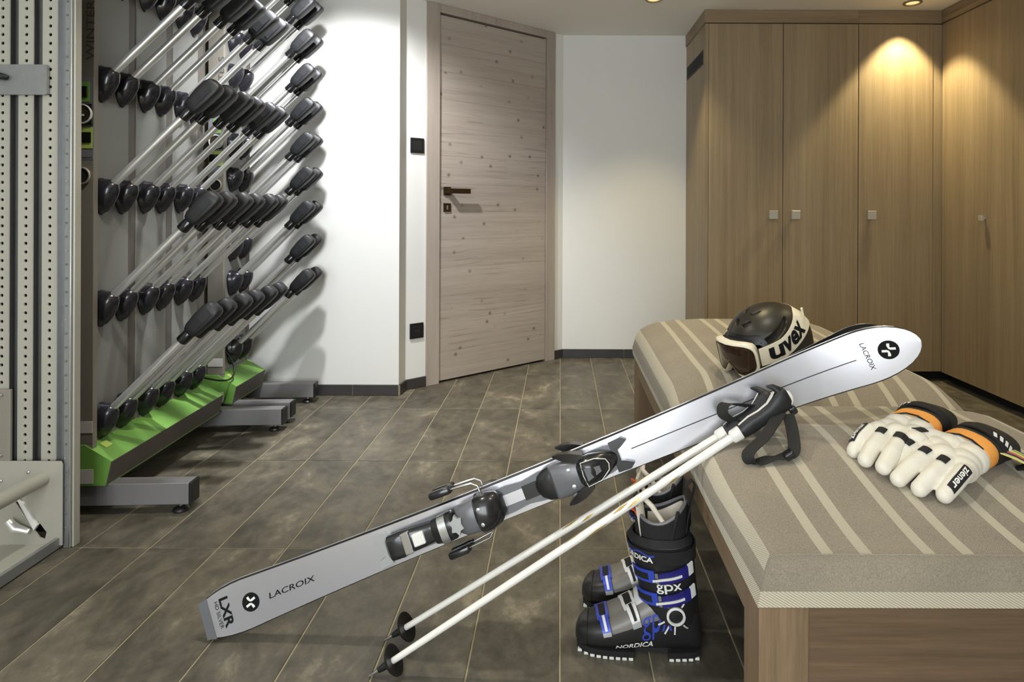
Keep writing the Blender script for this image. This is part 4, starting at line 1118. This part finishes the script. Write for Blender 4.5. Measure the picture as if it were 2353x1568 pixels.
# long curved side vents and crown vents
def vent_patch(ph0, ph1, la0, la1, wid, nm='vent'):
    m = MB(); n = 12; vs = []
    for i in range(n + 1):
        t = i / n; ph = ph0 + (ph1 - ph0) * t; la = la0 + (la1 - la0) * (t ** 1.5); w = wid * sin(pi * min(max(t, .03), .97)) ** 0.6
        for e_ in (-1, 1):
            vs.append(helm(ph, la + e_ * w * .5, 1.0, 0.0006))
    m.add(vs, [(2 * i, 2 * i + 1, 2 * i + 3, 2 * i + 2) for i in range(n)])
    return m.build(nm, M['foam'], sh1)
for sg in (1, -1):
    for a, b, c, d, w in VENTS: vent_patch(sg * a, sg * b, c, d, w)
for sg in (1, -1):
    p = helm(sg * 2.0, R(100), 1.0, 0.002)
    MB().lathe([(.0045, -.002), (.0045, .002), (.002, .003)], lambda a, b, h, p=p, sg=sg: (p.x + a, p.y + sg * h, p.z + b), 12).build('rivet', M['steel'], sh2, 40)
# ---- goggles worn on the helmet
GM = HMAT @ Matrix.Translation((0.0, 0, 0.0))
gog = thing('ski_goggles', 'ivory framed ski goggles with smoked lens strapped around the black helmet', 'goggles', mat=GM)
GR = 0.118; GCX = 0.030
def gpt(ph, z, off=0.0):
    rr = GR + off
    return V((GCX + rr * cos(ph) * 1.0, rr * sin(ph) * 0.92, z))
def gout(scale=1.0, n=72):
    """outline of the goggle front in (angle, height) with the nose notch"""
    out = []
    W, zt, zb = 0.80, 0.124, 0.026
    for k in range(n):
        a = 2 * pi * k / n
        c, s_ = cos(a), sin(a)
        x = math.copysign(abs(c) ** 0.42, c) * W; y = math.copysign(abs(s_) ** 0.55, s_)
        z = (zt + zb) / 2 + y * (zt - zb) / 2
        if y < 0:
            z += 0.036 * exp(-(x / 0.20) ** 2) * (-y) - 0.006 * exp(-((abs(x) - 0.42) / 0.2) ** 2) * (-y)
        zc = 0.080
        out.append((x * scale, zc + (z - zc) * scale))
    return out
def grow(out, d):
    """offset outline towards its centre by d metres (angle scaled by radius)"""
    return [(a - math.copysign(min(abs(a), d / GR * min(1, abs(a) / .35)), a), 0.080 + (z - 0.080) * (1 - d / 0.05)) for a, z in out]
O = gout()
secs = []
for d, off in ((0.0, -0.020), (-0.002, -0.004), (0.001, 0.004), (0.006, 0.006), (0.010, 0.003), (0.0105, -0.006)):
    secs.append([gpt(a, z, off) for a, z in grow(O, d)])
secs.append(secs[0])
gf = MB().loft(secs, False, False).build('goggle_frame', M['gogwhite'], gog, 50)
inn = grow(O, 0.0085)
lens = MB(); rows = 9; sec = []
for r_ in range(rows):
    k = 1 - r_ / (rows - 1) * 0.97
    sec.append([gpt(a * k, 0.080 + (z - 0.080) * k, 0.004) for a, z in inn])
lens.loft(sec, False, True).build('goggle_lens', M['goglens'], gog, 60)
MB().loft([[gpt(a, z, o_) for a, z in grow(O, d)] for d, o_ in ((0.001, -0.010), (-0.003, -0.024), (0.012, -0.026), (0.012, -0.012))] + [[gpt(a, z, -0.010) for a, z in grow(O, .001)]], False, False).build('face_foam', M['foam'], gog, 60)
MB().tube([gpt(a, z, 0.0062) for a, z in grow(O, 0.0125)], .0011, 6, close=True).build('lens_trim', M['bronze'], gf, 60)
# strap: from both frame ends around the shell
def strap_pt(ph, dz, off=0.0):
    f = abs(ph)
    zc = 0.078 + 0.050 * sstep(0.8, 2.4, f)
    z = zc + dz
    # radius of the shell at this height
    if z >= HZ:
        c = min(1, (z - HZ) / HC_); lat = math.acos(c)
    else:
        lat = pi / 2 + (HZ - z) / 0.095
    p = helm(ph, lat, 1.0, 0.0032 + off); p.z = z
    if f < 1.25:                                   # blend forward to the frame end
        k = 1 - sstep(0.75, 1.25, f)
        q = gpt(math.copysign(0.80, ph), z, -0.004)
        p = p.lerp(q, k * 0.8)
    return p
st_secs = []
NS = 64
for i in range(NS + 1):
    ph = 0.80 + (2 * pi - 1.60) * i / NS
    ph = ph if ph <= pi else ph - 2 * pi
    st_secs.append([strap_pt(ph, dz, o_) for dz, o_ in ((-.025, 0), (.0, 0.0002), (.025, 0), (.025, .0016), (0, .0018), (-.025, .0016))])
st = MB().loft(st_secs).build('goggle_strap', M['strapwhite'], gog, 50)
def on_strap(a, b):
    ph = 1.50 + a / 0.118
    return strap_pt(ph, b, 0.0026)
lettering('uvex', on_strap, 0.034, M['ink'], st, width=0.112, bold=0.035, cuts=2)
sl_ = MB().box(-.0015, .0015, -.027, .027, -.003, .003).build('strap_slider', M['strapwhite'], gog)
pt = strap_pt(2.30, 0, 0.003); tn = (strap_pt(2.36, 0, .003) - strap_pt(2.24, 0, .003)).normalized(); uz = V((0, 0, 1)); uz = (uz - tn * uz.dot(tn)).normalized()
sl_.matrix_basis = frame(pt, tn, uz, tn.cross(uz)) @ Matrix.Scale(3.0, 4, V((1, 0, 0)))

# ================================================================== gloves
M['leather'] = simple('white_glove_leather', (224, 218, 203), 0.55, var=0.05, scale=40, bump=0.15, bscale=180, sheen=0.1)
M['orange'] = simple('orange_softshell', (236, 160, 74), 0.7, var=0.06, scale=90)
M['cuff'] = simple('black_glove_cuff', (30, 28, 24), 0.55, var=0.2, scale=60, bump=0.2, bscale=260)
M['stripe_a'] = simple('leash_yellow', (214, 206, 120), 0.7, var=0.05)
M['stripe_b'] = simple('leash_red', (196, 104, 72), 0.7, var=0.05)
M['stripe_c'] = simple('leash_navy', (42, 46, 88), 0.7, var=0.05)
M['stripe_d'] = simple('leash_green', (104, 150, 96), 0.7, var=0.05)
def remesh(mb, name, mat, parent, voxel=0.0035, smooth=4):
    me = bpy.data.meshes.new('tmp'); me.from_pydata(mb.v, [], mb.f); me.update()
    bm = bmesh.new(); bm.from_mesh(me); bmesh.ops.recalc_face_normals(bm, faces=bm.faces[:]); bm.to_mesh(me); bm.free()
    o = bpy.data.objects.new('tmp', me); COL.objects.link(o)
    m1 = o.modifiers.new('r', 'REMESH'); m1.mode = 'VOXEL'; m1.voxel_size = voxel
    m2 = o.modifiers.new('s', 'SMOOTH'); m2.factor = 0.5; m2.iterations = smooth
    dg = bpy.context.evaluated_depsgraph_get()
    me2 = bpy.data.meshes.new_from_object(o.evaluated_get(dg)); me2.name = name
    bpy.data.objects.remove(o)
    me2.materials.clear(); me2.materials.append(mat)
    for p in me2.polygons: p.use_smooth = True
    r = bpy.data.objects.new(name, me2); COL.objects.link(r); r.parent = parent
    return r
def ball(mb, c, r, sx=1, sy=1, sz=1, seg=14):
    mb.loft([[(c[0] + sx * r * sin(t) * cos(2 * pi * k / seg), c[1] + sy * r * sin(t) * sin(2 * pi * k / seg), c[2] + sz * r * cos(t)) for k in range(seg)] for t in [pi * (i + .15) / 10.3 for i in range(11)]])
def chain(mb, pts, rs_, n=8):
    out = []; rr = []
    for i in range(len(pts) - 1):
        for k in range(n):
            t = k / n; out.append(V(pts[i]).lerp(V(pts[i + 1]), t)); rr.append(rs_[i] * (1 - t) + rs_[i + 1] * t)
    out.append(V(pts[-1])); rr.append(rs_[-1])
    mb.tube(out, rr, 14)
    ball(mb, pts[0], rs_[0]); ball(mb, pts[-1], rs_[-1])

def glove(label, loc, yaw_, mir, lift, leash=False, under=False, roll=0.0):
    """local: +x to the fingertips, +y towards the little finger (times mir), z up"""
    r = thing('ski_glove', label, 'glove', mat=Matrix.Translation(loc) @ Matrix.Rotation(yaw_, 4, 'Z') @ Matrix.Rotation(lift, 4, 'Y') @ Matrix.Rotation(roll, 4, 'X') @ Matrix.Scale(0.94, 4), group='pair of ski gloves')
    m = mir
    body = MB()
    fing = []
    # little, ring, middle, index
    for k, (y, ln, rad) in enumerate(((0.0470, .066, .0158), (0.0168, .088, .0166), (-.0168, .094, .0168), (-.0490, .080, .0162))):
        y2 = y * 1.14
        pts = [(0.020, y * m, .040), (0.046, y * 1.06 * m, .046), (0.046 + ln * .55, y2 * m, .036), (0.046 + ln, y2 * m, .0205)]
        rr = [rad * 1.02, rad * 1.08, rad * 1.04, rad * .94]
        if under and k == 3:                     # index finger pressed flat under the other glove
            pts = [(0.020, -.034 * m, .030), (0.046, -.036 * m, .024), (0.070, -.036 * m, .018), (0.096, -.035 * m, .0155)]; rr = [.016, .0150, .0145, .0140]
        chain(body, pts, rr); fing.append((pts, rr))
    for (x, y, z, rad) in ((0.0, .026, .036, .030), (0.0, -.026, .036, .030), (0.022, 0, .040, .029), (-.035, .022, .036, .031), (-.035, -.022, .036, .031), (-.062, .014, .036, .031), (-.062, -.014, .036, .031), (0.022, .036, .038, .026), (0.022, -.036, .038, .026)):
        ball(body, (x, y * m, z), rad, 1.15, 1.1, 1.0)
    th = [(-.050, -.036 * m, .032), (-.022, -.062 * m, .036), (.018, -.080 * m, .032), (.040, -.083 * m, .024)]
    if under: th = [(-.050, -.026 * m, .026), (-.022, -.030 * m, .022), (.018, -.032 * m, .018), (.040, -.032 * m, .017)]
    else: th = [(-.050, -.034 * m, .038), (-.022, -.054 * m, .050), (.018, -.066 * m, .052), (.040, -.070 * m, .046)]
    chain(body, th, [.021, .0195, .0180, .0155])
    gl = remesh(body, 'glove_shell', M['leather'], r, .0028, 2)
    bvh = BVHTree.FromPolygons([v.co.copy() for v in gl.data.vertices], [list(p.vertices) for p in gl.data.polygons])
    def top(k, x, ang=0.0, off=.0012):
        """point on the upper side of finger k at length x; ang turns around the finger"""
        pts, rr = (fing[k] if k >= 0 else (th, [.021, .0195, .0180, .0155]))
        i = 0
        while i < len(pts) - 2 and x > pts[i + 1][0]: i += 1
        t = (x - pts[i][0]) / (pts[i + 1][0] - pts[i][0])
        c = V(pts[i]).lerp(V(pts[i + 1]), t); q = rr[i] * (1 - t) + rr[i + 1] * t + off
        dr = V((0, sin(ang), cos(ang)))
        hit = bvh.ray_cast(c + dr * (q + .03), -dr, .06)[0]          # lie on the real surface
        return (hit + dr * off) if hit is not None else c + dr * q
    # knuckle pads
    for k in ((1, 2, 3) if under else (1, 2, 3, -1)):      # the lower glove's thumb is tucked out of sight
        mb = MB(); x0, x1 = ((-.004, .012) if k == -1 else (0.050, 0.068))
        if k == -1: x0, x1 = -.006, .014
        for off, rev in ((.0012, 0),):
            grid = [[top(k, x0 + (x1 - x0) * i / 4, (-0.5 + 1.0 * j / 6) * (0.5 if under and k == 3 else 1.0), off) for j in range(7)] for i in range(5)]
        mb.add([p for row in grid for p in row], [(i * 7 + j, i * 7 + j + 1, (i + 1) * 7 + j + 1, (i + 1) * 7 + j) for i in range(4) for j in range(6)])
        o = mb.build('knuckle_pad', M['blackmatte'], gl, 60)
        md = o.modifiers.new('t', 'SOLIDIFY'); md.thickness = 0.0016; md.offset = 1
    # badge with the maker's name along the little finger
    a0 = 0.55 * m
    def badge(a, b, off):
        return top(0, 0.077 + a, a0 + (b / 0.0185), off)
    pl = rrect(0.036, 0.0100, 0.004, 4)
    mb = MB(); gx = [-.031 + .062 * i / 14 for i in range(15)]; gy = [-.0100 + .0200 * j / 4 for j in range(5)]
    mb.add([badge(x, y, .0016) for x in gx for y in gy], [(i * 5 + j, i * 5 + j + 1, (i + 1) * 5 + j + 1, (i + 1) * 5 + j) for i in range(14) for j in range(4)])
    bd = mb.build('name_badge', M['blackmatte'], gl, 60)
    sg = 1 if m > 0 else -1
    lettering('ziener', lambda a, b: badge(sg * a, sg * b, .0022), 0.0125, M['whiteprint'], bd, width=0.052, bold=0.02, cuts=1)
    # orange back of the hand and piping
    def sect(x, hy, hz, zc, p=2.4):
        return [(x, a, zc + b) for a, b in sel(0, 0, hy, hz, p, 28)]
    MB().loft([sect(-.054, .0500, .0310, .037), sect(-.066, .0515, .0325, .037), sect(-.086, .0500, .0330, .037), sect(-.092, .0480, .0320, .037)]).build('hand_panel', M['orange'], r, 50)
    MB().strip([(-.050, -.036, .0605), (-.052, -.012, .0690), (-.052, .012, .0690), (-.050, .036, .0605)], V((1, 0, 0)), .0026, .0010).build('back_tab', M['blackmatte'], gl, 60)
    cf = MB().loft([sect(-.086, .0490, .0325, .037), sect(-.096, .0530, .0335, .037), sect(-.125, .0535, .0320, .036), sect(-.150, .0540, .0300, .034), sect(-.166, .0540, .0285, .033), sect(-.166, .0500, .0245, .033), sect(-.13, .050, .024, .033)], True, True).build('cuff', M['cuff'], r, 45)
    MB().strip([(-.112, .053 * cos(a), .038 + .0375 * sin(a)) for a in [R(-30) + R(240) * k / 20 for k in range(21)]], V((1, 0, 0)), .013, .0018).build('wrist_strap', M['blackmatte'], cf, 60)
    for k in range(4):
        x = -.106 - .004 * k; a = R(60 - 14 * k) if m > 0 else R(120 + 14 * k)
        q = MB().box(-.006, .006, -.0035, .0035, 0, .001).build('cuff_mark', M['whiteprint'], cf)
        q.matrix_basis = Matrix.Translation((x - .004, .0555 * cos(a), .038 + .0405 * sin(a))) @ Matrix.Rotation(a - pi / 2, 4, 'X') @ Matrix.Rotation(0.6, 4, 'Z')
    MB().tube([(-.150, .050 * m, .030), (-.160, .066 * m, .022), (-.148, .074 * m, .014), (-.130, .066 * m, .012)], [.006, .007, .007, .005], 10).build('cord_toggle', M['black'], r, 50)
    if leash:
        # striped leash trailing from the cuff
        cols = ['stripe_c', 'stripe_a', 'stripe_d', 'stripe_a', 'stripe_b', 'stripe_c', 'stripe_a']
        path = [(-.112, .034, .050), (-.124, .058, .046), (-.142, .084, .034), (-.166, .112, .020), (-.20, .146, .010), (-.24, .182, .005), (-.28, .216, .004)]
        ld = None
        for k, cn in enumerate(cols):
            o_ = (k - 3) * .0075
            pts = [(x + o_ * .80, y + o_ * .60, z - abs(k - 3) * .0008) for x, y, z in path]
            s_ = MB().strip(pts, V((.80, .60, 0)), .0038, .0011)
            if ld is None: ld = s_.build('leash', M[cn], r, 60)
            else: s_.build('leash_stripe', M[cn], ld, 60)
    return r
g1 = on_cushion(2186, 1080); g1.z = surf(g1.x, g1.y)
g2 = on_cushion(2092, 1040); g2.z = surf(g2.x, g2.y)
glove_top = glove('white leather ski glove with a striped leash, lying on top of the other glove', g1 + V((-.004, .002, -.007)), atan2(-0.47, -0.88), 1, R(4), True, False, R(-8))
glove_low = glove('white leather ski glove lying behind, half under the other glove', g2 + V((-.006, .014, -.003)), atan2(-0.62, -0.78), -1, R(4), False, True)

# the soft lower glove gives way where the upper one presses on it
def yield_to(o, cutter):
    bpy.context.view_layer.update()
    md = o.modifiers.new('b', 'BOOLEAN'); md.operation = 'DIFFERENCE'; md.object = cutter; md.solver = 'EXACT'
    me = bpy.data.meshes.new_from_object(o.evaluated_get(bpy.context.evaluated_depsgraph_get()))
    o.modifiers.remove(md)
    me.materials.clear(); me.materials.append(M['leather']); me.name = o.data.name
    for p in me.polygons: p.use_smooth = True; p.material_index = 0
    o.data = me
shell_of = lambda g: next(c for c in g.children if c.name.startswith('glove_shell'))
yield_to(shell_of(glove_low), shell_of(glove_top))

# ================================================================== ski boots
M['bootdark'] = simple('boot_shell_black', (34, 33, 34), 0.35, var=0.12, scale=20)
M['bootgrey'] = simple('boot_shell_smoke_grey', (118, 114, 108), 0.35, var=0.08, scale=14)
M['bootblue'] = simple('boot_blue', (58, 78, 186), 0.3, 0.15, var=0.08)
M['bootnavy'] = simple('boot_deep_blue', (44, 40, 120), 0.3, 0.15, var=0.08)
M['bootwhite'] = simple('boot_white', (222, 220, 216), 0.35, var=0.04)
M['liner'] = simple('boot_liner_black', (26, 25, 26), 0.85, var=0.2, bump=0.2, bscale=220)
M['linergrey'] = simple('boot_liner_pale', (214, 206, 190), 0.7, var=0.05)
M['redtab'] = simple('red_tab', (204, 84, 52), 0.6, var=0.06)
BL = 0.282
LOW = [(0.0, .020, .020, .075), (.006, .030, .014, .100), (.02, .037, .012, .135), (.045, .041, .012, .150), (.075, .044, .012, .150), (.105, .046, .012, .140), (.135, .0475, .012, .124),
       (.165, .049, .012, .104), (.195, .0495, .012, .087), (.222, .048, .012, .075), (.245, .044, .012, .068), (.264, .036, .012, .062), (.276, .024, .013, .052), (.282, .010, .016, .040)]
def lowp(x):
    for a, b in zip(LOW[:-1], LOW[1:]):
        if a[0] <= x <= b[0]:
            t = (x - a[0]) / (b[0] - a[0]); return [a[i] * (1 - t) + b[i] * t for i in range(1, 4)]
    return list(LOW[-1][1:]) if x > BL else list(LOW[0][1:])
def low(x, ang, off=0.0):
    """point on the lower shell; ang 0 = outer side (+y), pi/2 = top"""
    h, z0, z1 = lowp(x); p = 2.7
    c, s_ = cos(ang), sin(ang)
    return V((x, math.copysign(abs(c) ** (2 / p), c) * (h + off), (z0 + z1) / 2 + math.copysign(abs(s_) ** (2 / p), s_) * ((z1 - z0) / 2 + off)))
CUF = [(.085, .066, .060, .049), (.115, .070, .064, .052), (.145, .074, .066, .052), (.180, .079, .067, .0525), (.215, .084, .069, .0545), (.245, .089, .072, .057), (.256, .091, .073, .058)]
def cufp(z):
    if z <= CUF[0][0]: return CUF[0][1:]
    for a, b in zip(CUF[:-1], CUF[1:]):
        if a[0] <= z <= b[0]:
            t = (z - a[0]) / (b[0] - a[0]); return [a[i] * (1 - t) + b[i] * t for i in range(1, 4)]
    return CUF[-1][1:]
def cuff(ph, z, off=0.0, k=1.0):
    cx, hx, hy = cufp(z); p = 2.3
    c, s_ = cos(ph), sin(ph)
    return V((cx + math.copysign(abs(c) ** (2 / p), c) * (hx + off) * k, math.copysign(abs(s_) ** (2 / p), s_) * (hy + off) * k, z))
def patch(fn, us, vs, th=0.0015):
    """thin sheet over a surface: fn(u, v, off)"""
    a = [[fn(u, v, th) for v in vs] for u in us]; b = [[fn(u, v, -0.0008) for v in vs] for u in us]
    nu, nv = len(us), len(vs); m = MB()
    pts = [p for r in a for p in r] + [p for r in b for p in r]; K = nu * nv; fs = []
    for i in range(nu - 1):
        for j in range(nv - 1):
            q = (i * nv + j, i * nv + j + 1, (i + 1) * nv + j + 1, (i + 1) * nv + j)
            fs.append(q); fs.append(tuple(reversed([K + x for x in q])))
    edge = [(i, 0) for i in range(nu)] + [(nu - 1, j) for j in range(1, nv)] + [(i, nv - 1) for i in range(nu - 2, -1, -1)] + [(0, j) for j in range(nv - 2, 0, -1)]
    idx = [i * nv + j for i, j in edge]
    for p, q in zip(idx, idx[1:] + idx[:1]): fs.append((p, q, K + q, K + p))
    return m.add(pts, fs)
def lins(a, b, n): return [a + (b - a) * i / n for i in range(n + 1)]

def boot(label, heel, ang, loop=True):
    r = thing('ski_boot', label, 'ski boot', mat=Matrix.Translation(heel) @ Matrix.Rotation(ang, 4, 'Z'), group='pair of ski boots')
    # sole: toe and heel lugs
    def sole(x0, x1, nm, z1=.020):
        m = MB(); secs = []
        for x in lins(x0, x1, 8):
            h = lowp(min(max(x, .004), BL - .003))[0] * 0.93
            secs.append([(x, -h, .003), (x, h, .003), (x, h + .002, z1), (x, -h - .002, z1)])
        o = m.loft(secs).build(nm, M['blackmatte'], r, 40)
        n = max(3, int((x1 - x0) / .014))
        for i in range(n):
            xx = x0 + (x1 - x0) * (i + .5) / n; h = lowp(min(max(xx, .012), BL - .012))[0] * 0.95
            for s_ in (-1, 1):
                MB().box(xx - .005, xx + .005, s_ * (h - .012), s_ * (h + .0012), .0004, .0062, .001).build('tread_lug', M['bootwhite'] if s_ > 0 else M['blackmatte'], o)
    sole(.150, BL - .004, 'toe_sole'); sole(.004, .075, 'heel_sole')
    MB().box(.07, .155, -.030, .030, .010, .022).build('sole_bridge', M['blackmatte'], r)
    lw = MB().loft([[low(x, 2 * pi * k / 28) for k in range(28)] for x in [0, .003, .006, .012] + lins(.02, .264, 26)[0:] + [.27, .276, .280, .282]]).build('lower_shell', M['bootdark'], r, 45)
    # smoke grey inset over the instep and side
    patch(lambda x, a, o: low(x, a, o), lins(.085, .215, 18), lins(R(8), R(172), 22), .0012).build('shell_inset', M['bootgrey'], lw, 50)
    MB().loft([[low(x, a, o) for a in lins(R(58), R(122), 10)] + [low(x, a, o - .006) for a in reversed(lins(R(58), R(122), 10))] for x, o in ((.10, .004), (.125, .005), (.150, .004))]).build('instep_flap', M['bootwhite'], lw, 50)
    MB().loft([[low(x, 2 * pi * k / 28, .0018) for k in range(28)] for x in (.255, .262, .272)], False, False).build('toe_bumper', M['bootdark'], lw, 50)
    # lower buckles: ladder plate over the top, lever down the side
    for xc, slant, mat_, ml in ((.218, .020, M['bootblue'], M['bootblue']), (.158, .030, M['bootwhite'], M['bootwhite'])):
        def line(t, dx, o, xc=xc, slant=slant):
            a = R(112) + (R(8) - R(112)) * t
            return low(min(.275, xc + slant * (0.5 - t) + dx), a, o)
        bk = patch(lambda t, dx, o: line(t, dx, o + .003), lins(0, .50, 10), [-.013, -.0085, -.008, .008, .0085, .013], .0025).build('buckle_plate', mat_, lw, 50)
        patch(lambda t, dx, o: line(t, dx, o + .006), lins(.08, .36, 6), [-.007, 0, .007], .0008).build('ladder_window', M['blackmatte'], bk, 50)
        patch(lambda t, dx, o: line(t, dx * (1.0 - .2 * t), o + .005), lins(.46, .98, 10), [-.011, -.006, 0, .006, .011], .004).build('buckle_lever', ml, bk, 50)
        patch(lambda t, dx, o: line(t, dx, o + .010), lins(.42, .86, 8), [-.0028, .0028], .001).build('buckle_wire', M['bootwhite'] if mat_ is M['bootblue'] else M['blackmatte'], bk, 50)
        patch(lambda t, dx, o: line(t, dx, o + .0075), lins(.90, 1.0, 3), [-.009, 0, .009], .002).build('lever_end', M['bclear'], bk, 50)
    # print on the lower shell
    def onlow(x0, a0):
        def f(a, b): return low(x0 - a, a0 + b / .045, .0022)
        return f
    lettering('NORDICA', onlow(.150, R(-26)), .0125, M['whiteprint'], lw, width=.082, bold=.02, shear=.2, cuts=1)
    lettering('gpx', onlow(.100, R(2)), .028, M['bootblue'], lw, width=.066, bold=.0, cuts=1)
    # cuff
    ck = MB().loft([[cuff(2 * pi * k / 32, z) for k in range(32)] for z in lins(.085, .256, 14)] + [[cuff(2 * pi * k / 32, z, -.004) for k in range(32)] for z in lins(.258, .12, 6)], False, False).build('cuff', M['bootdark'], r, 45)
    # power strap around the top
    ps = MB().loft([[cuff(2 * pi * k / 32, z, o) for k in range(32)] for z, o in ((.222, .002), (.222, .0045), (.250, .0055), (.250, .002))], False, False).build('power_strap', M['liner'], r, 45)
    lettering('NORDICA', lambda a, b: cuff(R(38) + a / .062, .232 + b, .0068), .013, M['whiteprint'], ps, width=.078, bold=.03, shear=.2, cuts=1)
    patch(lambda ph, z, o: cuff(ph, z + .0035 * sin(ph * 9), o + .0056), lins(R(5), R(78), 14), [.241, .2445], .0006).build('strap_wave', M['bootblue'], ps, 50)
    MB().loft([[cuff(2 * pi * k / 32, z, o) for k in range(32)] for z, o in ((.2565, -.001), (.262, -.004), (.270, -.010), (.262, -.012))], False, False).build('collar', M['liner'], r, 50)
    for zc, dz in ((.192, .0), (.142, -.002)):
        bk = patch(lambda ph, z, o: cuff(ph, z + (ph - R(60)) * .006, o + .003), lins(R(12), R(72), 12), [zc - .0135, zc - .009, zc + .009, zc + .0135], .0025).build('buckle_plate', M['bootblue'], ck, 50)
        patch(lambda ph, z, o: cuff(ph, z + (ph - R(60)) * .006, o + .006), lins(R(22), R(60), 6), [zc - .007, zc + .007], .0008).build('ladder_window', M['blackmatte'], bk, 50)
        patch(lambda ph, z, o: cuff(ph, z + (ph - R(82)) * .022, o + .005), lins(R(80), R(128), 10), [zc - .0115, zc - .005, zc + .005, zc + .0115], .005).build('buckle_lever', M['bootnavy'], bk, 50)
        patch(lambda ph, z, o: cuff(ph, z + (ph - R(82)) * .020, o + .0115), lins(R(70), R(112), 8), [zc - .0025, zc + .0025], .001).build('buckle_wire', M['bootwhite'], bk, 50)
        patch(lambda ph, z, o: cuff(ph, z + (ph - R(82)) * .022, o + .0075), lins(R(126), R(138), 3), [zc - .010, zc, zc + .014], .003).build('lever_end', M['bootwhite'], bk, 50)
        for q in (R(74), R(84)):
            patch(lambda ph, z, o: cuff(ph, z, o + .006), lins(q, q + R(5), 2), [zc - .011, zc + .011], .003).build('catch', M['steel'], bk, 50)
    lettering('gpx', lambda a, b: cuff(R(92) + a / .064, .168 + b + a * .1, .0025), .021, M['whiteprint'], ck, width=.046, bold=.01, cuts=1)
    # pivot ring with rays
    pv = V((.060, 0, .108))
    y0 = cuff(R(100), .108).y + .001
    MB().lathe([(.0150, 0), (.0205, 0), (.0205, .006), (.0185, .0075), (.0160, .0075), (.0150, .006), (.0150, 0)], lambda a, b, h: (pv.x + a, y0 - .003 + h, pv.z + b), 28, True).build('pivot_ring', M['bootwhite'], ck, 40)
    MB().lathe([(.0155, -.002), (.0155, .0035), (.010, .0042), (.003, .0046)], lambda a, b, h: (pv.x + a, y0 - .003 + h, pv.z + b), 24).build('pivot_bolt', M['black'], ck, 40)
    for an, r0, r1 in ((120, .024, .038), (60, .024, .034), (-50, .026, .042), (-92, .028, .046), (-118, .030, .050), (-150, .028, .044)):
        a = R(180 - an)
        for s_ in (1,):
            p = V((pv.x + r0 * cos(a), 0, pv.z + r0 * sin(a))); q = V((pv.x + r1 * cos(a), 0, pv.z + r1 * sin(a)))
            def yy(pt):
                v = 0.0
                if pt.z > .085: v = cuff(R(100), pt.z).y
                h, z0, z1 = lowp(min(max(pt.x, .005), BL)); tt = min(1, abs((pt.z - (z0 + z1) / 2) / ((z1 - z0) / 2)))
                return max(v, h * (1 - tt ** 2.7) ** (1 / 2.7)) + .0012
            p.y, q.y = yy(p), yy(q)
            MB().strip([p, (p + q) / 2 + V((0, .0006, 0)), q], V((sin(a), 0, -cos(a))), .0017, .0006).build('pivot_ray', M['bootwhite'], ck)
    # liner standing out of the cuff, open at the top
    LN = [(.18, .082, .058, .044), (.26, .090, .058, .045), (.300, .090, .058, .046), (.335, .086, .056, .046)]
    def lin_(ph, z, off=0.0):
        for a, b in zip(LN[:-1], LN[1:]):
            if a[0] <= z <= b[0]:
                t = (z - a[0]) / (b[0] - a[0]); cx, hx, hy = [a[i] * (1 - t) + b[i] * t for i in range(1, 4)]; break
        else: cx, hx, hy = LN[-1][1:]
        return V((cx + cos(ph) * (hx + off), sin(ph) * (hy + off), z))
    def topz(ph): return .300 + .030 * (0.5 - .5 * cos(ph)) + .012 * cos(2 * ph)
    secs = []
    for k in range(9): secs.append([lin_(2 * pi * j / 32, .19 + (topz(2 * pi * j / 32) - .19) * k / 8) for j in range(32)])
    for k in range(8, -1, -1): secs.append([lin_(2 * pi * j / 32, .19 + (topz(2 * pi * j / 32) - .003 - .19) * k / 8, -.009) for j in range(32)])
    MB().loft(secs, False, False).build('liner', M['liner'], r, 50)
    MB().tube([lin_(2 * pi * j / 32, topz(2 * pi * j / 32), -.004) for j in range(32)], .0042, 8, close=True).build('liner_rim', M['bgrey'], r, 60)
    hp_ = [R(115) + R(190) * j / 18 for j in range(19)]
    MB().loft([[lin_(a, .205 + (topz(a) - .008 - .205) * k / 6, -.0098) for a in hp_] for k in range(7)], False, False, False).build('lining', M['linergrey'], r, 60)
    # pale tongue leaning forward out of the liner
    tg = MB().loft([[V((.128 + .020 * t - .010 * (1 - (w * w)), .030 * w * (1 - .25 * t * t), .215 + .135 * t - .02 * w * w * t)) for w in lins(-1, 1, 8)] + [V((.122 + .020 * t - .010 * (1 - (w * w)), .028 * w * (1 - .25 * t * t), .215 + .133 * t - .02 * w * w * t)) for w in reversed(lins(-1, 1, 8))] for t in lins(0, 1, 8)]).build('tongue', M['linergrey'], r, 50)
    MB().tube([(.060, .034, .262), (.085, .036, .300), (.112, .034, .338), (.130, .026, .352), (.128, .0, .358)], [.004, .005, .006, .006, .004], 10).build('tongue_piping', M['linergrey'], r, 60)
    # heel pull loop
    lp = [(.034, 0, .255), (.030, .001, .300), (.020, .003, .345), (.014, .006, .375), (.022, .008, .388), (.034, .006, .375), (.034, .003, .350), (.036, 0, .320)]
    if loop: MB().strip(lp, V((0, 1, .1)), .010, .0012).build('pull_loop', M['liner'], r, 60)
    MB().strip([(.140, .010, .300), (.150, .012, .318), (.158, .014, .322)], V((0, 1, 0)), .006, .0015).build('front_tab', M['redtab'], r, 60)
    MB().tube([(.07, .040, .262), (.062, .041, .300), (.055, .040, .330)], .004, 8).build('lace_cord', M['liner'], r, 60)
    return r
boot('black and blue ski boot standing beside the bench, white ringed ankle pivot showing', V((0.320, 1.342, 0)), R(180 - 5))
boot('black and blue ski boot standing behind the other boot, mostly hidden', V((0.338, 1.470, 0)), R(180 - 9), False)
